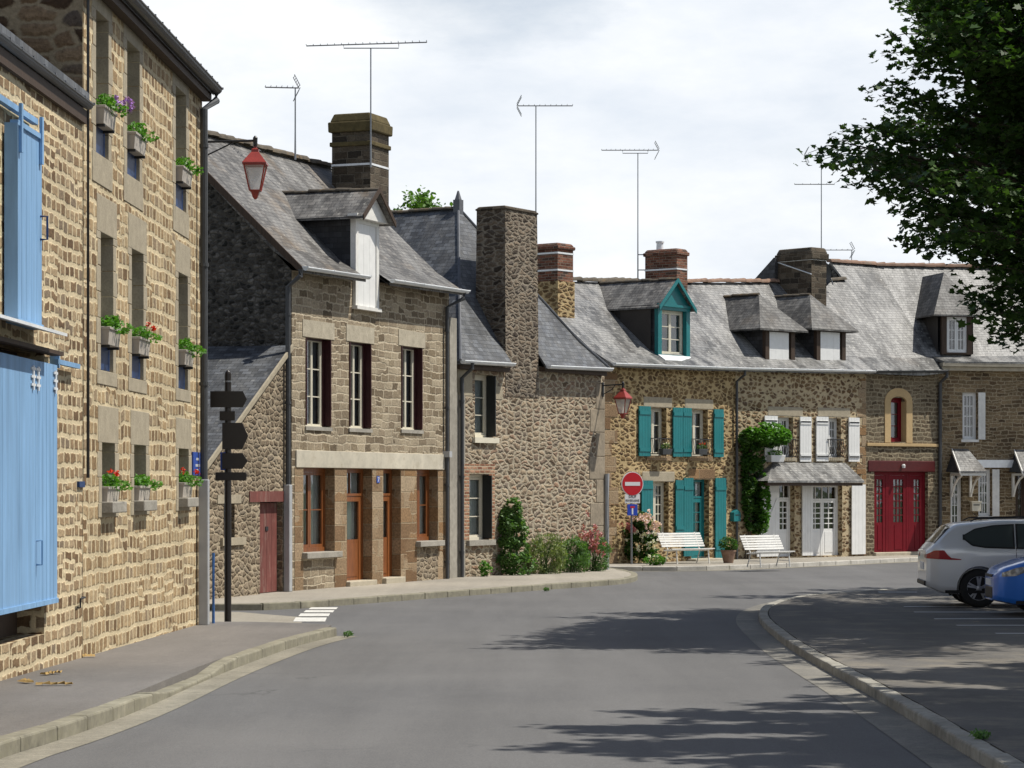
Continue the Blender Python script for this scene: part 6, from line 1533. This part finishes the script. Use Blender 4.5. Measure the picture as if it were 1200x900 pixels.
    if rear_glass:
        xa, xb, ff = rear_glass; m = MB(); NN = 10
        for i in range(NN):
            x0_, x1_ = xa + (xb - xa) * i / NN, xa + (xb - xa) * (i + 1) / NN
            for j in range(12):
                f0, f1 = -1 + j / 6, -1 + (j + 1) / 6
                pt = lambda x, f: (x - .006, f * ff * hw(x, sinterp(top, x) - .1), sinterp(top, x) + .012 - .018 * f * f)
                m.face([pt(x0_, f0), pt(x1_, f0), pt(x1_, f1), pt(x0_, f1)])
        m.build('end_window', CG, body, smooth=True)
    for (nm, mat, xa, xb, lo, hi) in lights: patch(nm, mat, xa, xb, lo, hi, .012, nx=14, nz=4)
    # door shut lines and handles
    for wx, zb0, zb1 in front_x:
        m = MB()
        for s_ in (-1, 1):
            for k in range(8):
                z0_, z1_ = zb0 + (zb1 - zb0) * k / 8, zb0 + (zb1 - zb0) * (k + 1) / 8
                m.face([(wx - .004, s_ * (hw(wx, z0_) + .003), z0_), (wx + .004, s_ * (hw(wx, z0_) + .003), z0_), (wx + .004, s_ * (hw(wx, z1_) + .003), z1_), (wx - .004, s_ * (hw(wx, z1_) + .003), z1_)])
        m.build('door_gap', M_TRIM, body)
    m = MB()
    for s_ in (-1, 1):
        for wx, _, _ in front_x: z = .86; y = s_ * (hw(wx + .2, z) + .02); m.box(wx + .12 if wx < L_ * .55 else wx - .30, wx + .30 if wx < L_ * .55 else wx - .12, min(y, y - s_ * .025), max(y, y - s_ * .025), z - .014, z + .014)
    m.build('door_handle', paint, body, bevel=.006)
    patch('lower_trim', M_TRIM, .3, L_ - .3, [(0, interp(bot, .5) + .02)], [(0, interp(bot, .5) + .07)], .006)
    for wx in wheels:
        for s_ in (-1, 1):
            yo = s_ * (W2 - .03); prof_ = [(rr * .62, -.10), (rr * .9, -.105), (rr * .985, -.08), (rr, -.03), (rr, .03), (rr * .985, .08), (rr * .9, .105), (rr * .62, .10)]
            def mp_(mb_): mb_.v = [(wx + x, yo - s_ * .1 + z * 1.0, rr + y) for x, y, z in mb_.v]; return mb_
            m = MB(); b = 0; K = 40
            for r0, d0 in prof_:
                for j in range(K): t = 2 * math.pi * j / K; m.v.append((r0 * math.cos(t), r0 * math.sin(t), d0))
            for i in range(len(prof_) - 1):
                for j in range(K): j2 = (j + 1) % K; m.f.append((i * K + j, i * K + j2, (i + 1) * K + j2, (i + 1) * K + j))
            wh = mp_(m).build('wheel', M_TYRE, e, smooth=True)
            m = MB(); d = s_ * .085
            for r0, r1_, da, db2 in ((rr * .60, rr * .64, d, d), (rr * .60, rr * .60, d, -d), (.0, rr * .15, d * .75, d * .7)):
                for j in range(K):
                    t0, t1 = 2 * math.pi * j / K, 2 * math.pi * (j + 1) / K
                    m.face([(r0 * math.cos(t0), r0 * math.sin(t0), da), (r0 * math.cos(t1), r0 * math.sin(t1), da), (r1_ * math.cos(t1), r1_ * math.sin(t1), db2), (r1_ * math.cos(t0), r1_ * math.sin(t0), db2)])
            for kk in range(5):
                for dd in (-.16, .16):
                    t = 2 * math.pi * kk / 5 + .3; c, s2 = math.cos(t + dd * .9), math.sin(t + dd * .9); c0, s0 = math.cos(t + dd * .5), math.sin(t + dd * .5); nx_, ny_ = -math.sin(t), math.cos(t); wd_ = .016
                    q = [(rr * .12 * c0 - nx_ * wd_, rr * .12 * s0 - ny_ * wd_), (rr * .12 * c0 + nx_ * wd_, rr * .12 * s0 + ny_ * wd_), (rr * .61 * c + nx_ * wd_, rr * .61 * s2 + ny_ * wd_), (rr * .61 * c - nx_ * wd_, rr * .61 * s2 - ny_ * wd_)]
                    m.hexa([(x, y, d * .55) for x, y in q], [(x, y, d * .8) for x, y in q])
            mp_(m).build('rim', M_RIM, wh)
            m = MB()
            for j in range(K): t0, t1 = 2 * math.pi * j / K, 2 * math.pi * (j + 1) / K; m.face([(0, 0, 0), (rr * .62 * math.cos(t0), rr * .62 * math.sin(t0), 0), (rr * .62 * math.cos(t1), rr * .62 * math.sin(t1), 0)])
            mp_(m).build('brake', M_TRIM, wh)
            m = MB(); K2 = 36; ra = rr + .05; ya, yb2 = s_ * (W2 - .26), s_ * (W2 - .035)
            for j in range(K2):
                t0, t1 = 2 * math.pi * j / K2, 2 * math.pi * (j + 1) / K2
                if math.sin(t0) < -.35 and math.sin(t1) < -.35: continue
                m.face([(wx + (ra - .012) * math.cos(t0), ya, rr + (ra - .012) * math.sin(t0)), (wx + (ra - .012) * math.cos(t1), ya, rr + (ra - .012) * math.sin(t1)), (wx + (ra - .012) * math.cos(t1), yb2, rr + (ra - .012) * math.sin(t1)), (wx + (ra - .012) * math.cos(t0), yb2, rr + (ra - .012) * math.sin(t0))])
                m.face([(wx, ya, rr), (wx + ra * math.cos(t0), ya, rr + ra * math.sin(t0)), (wx + ra * math.cos(t1), ya, rr + ra * math.sin(t1))])
            m.build('wheel_arch', M_TRIM, body)
    return e, body, hw, M_TRIM
def paintm(name, c, metal=.4):
    s = N(name); v = s.noise(s.obj(), 900, 1, .5)
    s.fin(s.mix(.08, c, s.ramp(v, [(0, .3), (1, 1.7)]), 'MULTIPLY'), .32, .5, metal); s.b.inputs['Coat Weight'].default_value = .8; s.b.inputs['Coat Roughness'].default_value = .06; return s.m
P_SIL = paintm('silver_car_paint', (.66, .67, .68), .25); P_BLU = paintm('blue_car_paint', (.02, .15, .58), .2)
s = N('red_lamp_lens'); RL = s.fin((.35, .006, .012), .12, .6); s.b.inputs['Coat Weight'].default_value = .7
s = N('clear_lamp_lens'); CLN = s.fin(s.mix(s.ramp(s.noise(s.obj(), 12, 2), [(.4, 0.), (.6, 1.)]), (.22, .23, .25), (.62, .64, .66)), .12, .8, .6)
top = [(0, .93), (.03, .98), (.09, 1.04), (.42, 1.385), (.5, 1.41), (1.2, 1.47), (2.2, 1.475), (2.8, 1.40), (3.55, 1.02), (4.1, .90), (4.4, .80), (4.58, .62)]
bot = [(0, .36), (.25, .24), (.8, .20), (4.0, .20), (4.58, .26)]
belt = [(0, .99), (.6, .985), (3.5, .93), (4.58, .75)]
lo_ = [(.62, 1.10), (.78, 1.02), (1.1, 1.0), (3.4, .975)]
sil_y = 2.02 * 3000 / 142 + .92; sil_x = 473 * (sil_y + .7) / 3000 + .0
e, body, hw, TR = car('parked_car', 'silver estate car with red tail lamp parked tail towards the road', (sil_x, sil_y, g(sil_y) + .095), R(-3.5), 4.58, .90, top, bot, belt, P_SIL, (.86, 3.48), .325,
    [(.62, 1.42, [(.62, 1.16), (.74, 1.06), (.95, 1.025), (1.42, 1.01)], [(.62, 1.20), (.80, 1.30), (1.1, 1.355), (1.42, 1.375)]),
     (1.50, 2.24, [(1.5, 1.01), (2.24, .995)], [(1.5, 1.378), (2.24, 1.375)]), (2.32, 3.22, [(2.32, .995), (3.22, .985)], [(2.32, 1.372), (2.6, 1.33), (3.22, 1.04)])],
    [(1.47, .34, 1.0), (2.30, .30, 1.0), (3.25, .34, .96)], (.13, .40, .86),
    [('tail_light', RL, .0, .40, [(0, .82), (.40, .80)], [(0, .89), (.12, .955), (.28, .96), (.34, .88), (.40, .83)]), ('tail_light', RL, .38, .56, [(.38, .80), (.56, .80)], [(.38, .832), (.56, .812)])])
MB().box(-.012, .02, -.26, .26, .62, .74).build('number_plate', M_SWHT, body); MB().box(-.03, .1, -.6, .6, .36, .44).build('bumper_insert', TR, body, bevel=.02)
for s_ in (-1, 1): MB().box(-.008, .02, *sorted((s_ * .40, s_ * .68)), .83, .89).build('tail_light', RL, body)
MB().tube([(1.0, 0, 1.455), (.85, 0, 1.58)], .006, 5).build('roof_aerial', TR, body)
m = MB()
for s_ in (-1, 1): m.tube([(.75, s_ * .56, 1.44), (.85, s_ * .57, 1.485), (2.3, s_ * .58, 1.51), (2.45, s_ * .58, 1.46)], .012, 6)
m.build('roof_rail', TR, body)
topb = [(0, .60), (.03, .68), (.12, .76), (.45, .87), (.95, .97), (1.15, 1.02), (1.95, 1.45), (2.6, 1.52), (3.4, 1.47), (3.95, 1.10), (4.03, .75)]
botb = [(0, .24), (.3, .18), (3.7, .20), (4.03, .34)]; beltb = [(0, .66), (.6, .86), (1.2, .95), (4.03, 1.0)]
bl_y = 2.02 * 3000 / 154 + .88; bl_x = 552 * (bl_y - .8) / 3000 + .24
e2, body2, hw2, TR = car('parked_car', 'bright blue hatchback parked nose towards the road in front of the silver estate', (bl_x, bl_y, g(bl_y) + .095), R(-2), 4.03, .87, topb, botb, beltb, P_BLU, (.80, 3.32), .31,
    [(1.45, 2.2, [(1.45, .99), (2.2, 1.01)], [(1.45, 1.09), (1.95, 1.34), (2.2, 1.40)]), (2.28, 3.1, [(2.28, 1.01), (3.1, 1.05)], [(2.28, 1.405), (3.1, 1.38)]), (3.18, 3.6, [(3.18, 1.06), (3.6, 1.14)], [(3.18, 1.37), (3.6, 1.24)])],
    [(1.25, .32, .92), (2.24, .28, 1.0), (3.14, .4, 1.02)], (1.22, 1.86, .88),
    [('headlight', CLN, .10, .62, [(.10, .62), (.3, .635), (.62, .77)], [(.10, .68), (.3, .76), (.62, .82)])], plan=[(0, .50), (.05, .66), (.14, .80), (.3, .91), (.6, .98), (1.0, 1.0), (3.3, 1.0), (3.85, .93), (4.03, .78)])
MB().box(-.008, .06, -.38, .38, .26, .46).build('lower_grille', TR, body2, bevel=.03); MB().box(-.014, .0, -.26, .26, .47, .57).build('number_plate', M_SWHT, body2)
MB().box(-.01, .03, -.35, .35, .60, .645).build('upper_grille', TR, body2, bevel=.01)

# ------------------------------------------------------------------ trees
def tree(name, label, base, th, tips, leafm, lsize, rs=1, twigs=15, per=15, tr=.22, shape=MAPLE, tw=(.5, 1.25), group=None, flat=True):
    r = random.Random(rs); e = empty(name, base, 0, label, 'tree', group)
    m = MB(); top_ = (r.uniform(-.3, .3), r.uniform(-.3, .3), th)
    tk = [(0, 0, -.4), (.02, .03, .8), (top_[0] * .3, top_[1] * .3, th * .45), (top_[0] * .7, top_[1] * .7, th * .75), top_]
    m.tube(tk, tr * 1.25, 12, tr * .25); P_ = []
    br = MB()
    for tp in tips:
        tp = Vector(tp); hs = min(th * .93, max(th * .25, tp.z * r.uniform(.45, .72))); t = hs / th
        st = Vector((top_[0] * t, top_[1] * t, hs)); d = tp - st; ln = d.length
        pts_ = []
        for i in range(7):
            s_ = i / 6; p = st + d * s_; p.z += math.sin(s_ * math.pi) * ln * .09; p += Vector((r.gauss(0, .05 * ln * s_ * (1 - s_)), r.gauss(0, .05 * ln * s_ * (1 - s_)), 0)); pts_.append(p)
        br.tube(pts_, .02 + ln * .012, 6, .006)
        n = max(5, int(twigs * ln / 5))
        dh = Vector((d.x, d.y, 0)).normalized() if (abs(d.x) + abs(d.y)) > .01 else Vector((1, 0, 0)); sd_ = Vector((-dh.y, dh.x, 0))
        for k in range(n):
            s_ = 1 - (k / n) ** 1.0 * .72; i = min(5, int(s_ * 6)); f = s_ * 6 - i; o_ = pts_[i].lerp(pts_[i + 1], f)
            a = r.uniform(.25, 1.15) * (1 if k % 2 else -1); L_ = r.uniform(*tw) * (.55 + .6 * (1 - s_)) if k else tw[0]
            dir_ = (dh * math.cos(a) + sd_ * math.sin(a)); q = o_ + dir_ * L_ + Vector((0, 0, r.uniform(-.30, .12) * L_))
            br.tube([o_, o_.lerp(q, .5) + Vector((0, 0, .03)), q], .010, 4, .003, cap=False)
            for j in range(per):
                t = (j + r.random()) / per; p = o_.lerp(q, .12 + .88 * t); P_.append((p.x + r.gauss(0, .12), p.y + r.gauss(0, .12), p.z + r.gauss(-.03, .065 if flat else .14)))
    m.build('trunk', M_BARK, e, smooth=True)
    br.build('branches', M_BARK, e)
    leaves('crown', leafm, P_, lsize, shape, .55 if flat else .9, rs, e)
    return e
def shell(n, c, rad, rs, zmin=None, keep=None, inner=.55):
    r = random.Random(rs); res = []
    while len(res) < n:
        v = Vector((r.gauss(0, 1), r.gauss(0, 1), r.gauss(0, 1))).normalized() * r.uniform(inner, 1)
        p = (c[0] + v.x * rad[0], c[1] + v.y * rad[1], c[2] + v.z * rad[2])
        if zmin and p[2] < zmin: continue
        if keep and not keep(p): continue
        res.append(p)
    return res
# A: the maple whose boughs hang into the picture; tips measured on the photograph, at their own distances
bA = (10.4, 37.3)
def pic(p, b): return (CX0 + FPX * (p[0] + b[0]) / (p[1] + b[1]), HOR - FPX * (p[2] + b[2] - CAMH) / (p[1] + b[1]))
gA = g(bA[1])
outline = [(-300, 1075), (0, 1075), (40, 1055), (60, 1040), (85, 1062), (100, 1025), (115, 1040), (140, 1005), (150, 975), (165, 955), (178, 965), (192, 1000), (205, 1000), (225, 1045), (245, 1062), (262, 1068), (275, 1070), (300, 1125), (330, 1130), (350, 1135), (380, 1145), (400, 1175), (420, 1260), (2000, 1400)]
def keepA(p):
    x, y = pic(p, (bA[0], bA[1], gA)); return x > interp(outline, y) + 55
tipsA = []
for (px, py, Z) in ((1078, 8, 35), (1056, 40, 34), (1046, 62, 36), (1030, 98, 35), (1046, 118, 37), (1000, 150, 34.5), (965, 168, 34), (985, 180, 36), (1005, 200, 33.5), (1050, 228, 36), (1060, 250, 34), (1068, 278, 35.5), (1075, 262, 38), (1100, 268, 33), (1140, 300, 36), (1140, 335, 35), (1128, 352, 37), (1160, 365, 34), (1175, 385, 36), (1110, 200, 32), (1120, 120, 38), (1140, 60, 33), (1090, 150, 36), (1130, 235, 35), (1170, 150, 34), (1180, 260, 37), (1180, 320, 34)):
    p = P(px + 26, py, Z); tipsA.append((p.x - bA[0], p.y - bA[1], p.z - gA))
for (px, py, Z) in [(1082 + 13 * (i % 10), -70 + 17 * (i % 9), 33 + (i * 1.7) % 8) for i in range(44)]:
    p = P(px, py, Z); tipsA.append((p.x - bA[0], p.y - bA[1], p.z - gA))
tipsA += shell(165, (0, 1.2, 8.2), (6.6, 9.6, 4.6), 5, 3.6, keepA, .45)
tree('maple_tree', 'large dark green maple overhanging the car park at the top right', (*bA, gA), 10.5, tipsA, L_TREE, .118, 11, 19, 27, .26, group='trees over the car park')
bB = (12.5, 20.9); gB = g(bB[1])
def keepB(p):
    x, y = pic(p, (bB[0], bB[1], gB)); return (x > 1262 or y < -45) and p[1] + bB[1] > 9
tree('maple_tree', 'nearer maple just outside the right edge whose shadow crosses the road in the foreground', (*bB, gB), 10.5, shell(340, (-.35, -1.5, 8.2), (6.9, 9.6, 3.8), 9, 3.6, keepB, .4), L_TREE, .19, 12, 20, 24, .26, group='trees over the car park')
bC = (14.5, 50.8); gC = g(bC[1])
def keepC(p):
    x, y = pic(p, (bC[0], bC[1], gC)); return x > interp([(-300, 1150), (300, 1150), (330, 1158), (380, 1180), (395, 1230), (2000, 1400)], y)
tree('maple_tree', 'farthest maple of the car park, behind the cars at the right edge', (*bC, gC), 10, shell(110, (-.4, -.4, 8.0), (6.0, 4.8, 3.3), 13, 4.2, keepC, .35), L_TREE, .17, 13, 16, 16, .24, group='trees over the car park')
# bright crown showing above the roofs
c0 = P(490, 228, 96)
tt = shell(260, (0, 0, c0.z - 1.9), (1.55, 1.9, 2.3), 21, None, None, .3)
tree('garden_tree', 'bright green tree top showing above the roofs beside the dark chimney', (c0.x, c0.y, g(96)), c0.z - .6, tt, L_BACK, .20, 14, 12, 16, .25, OVAL, (.3, .8), flat=False)
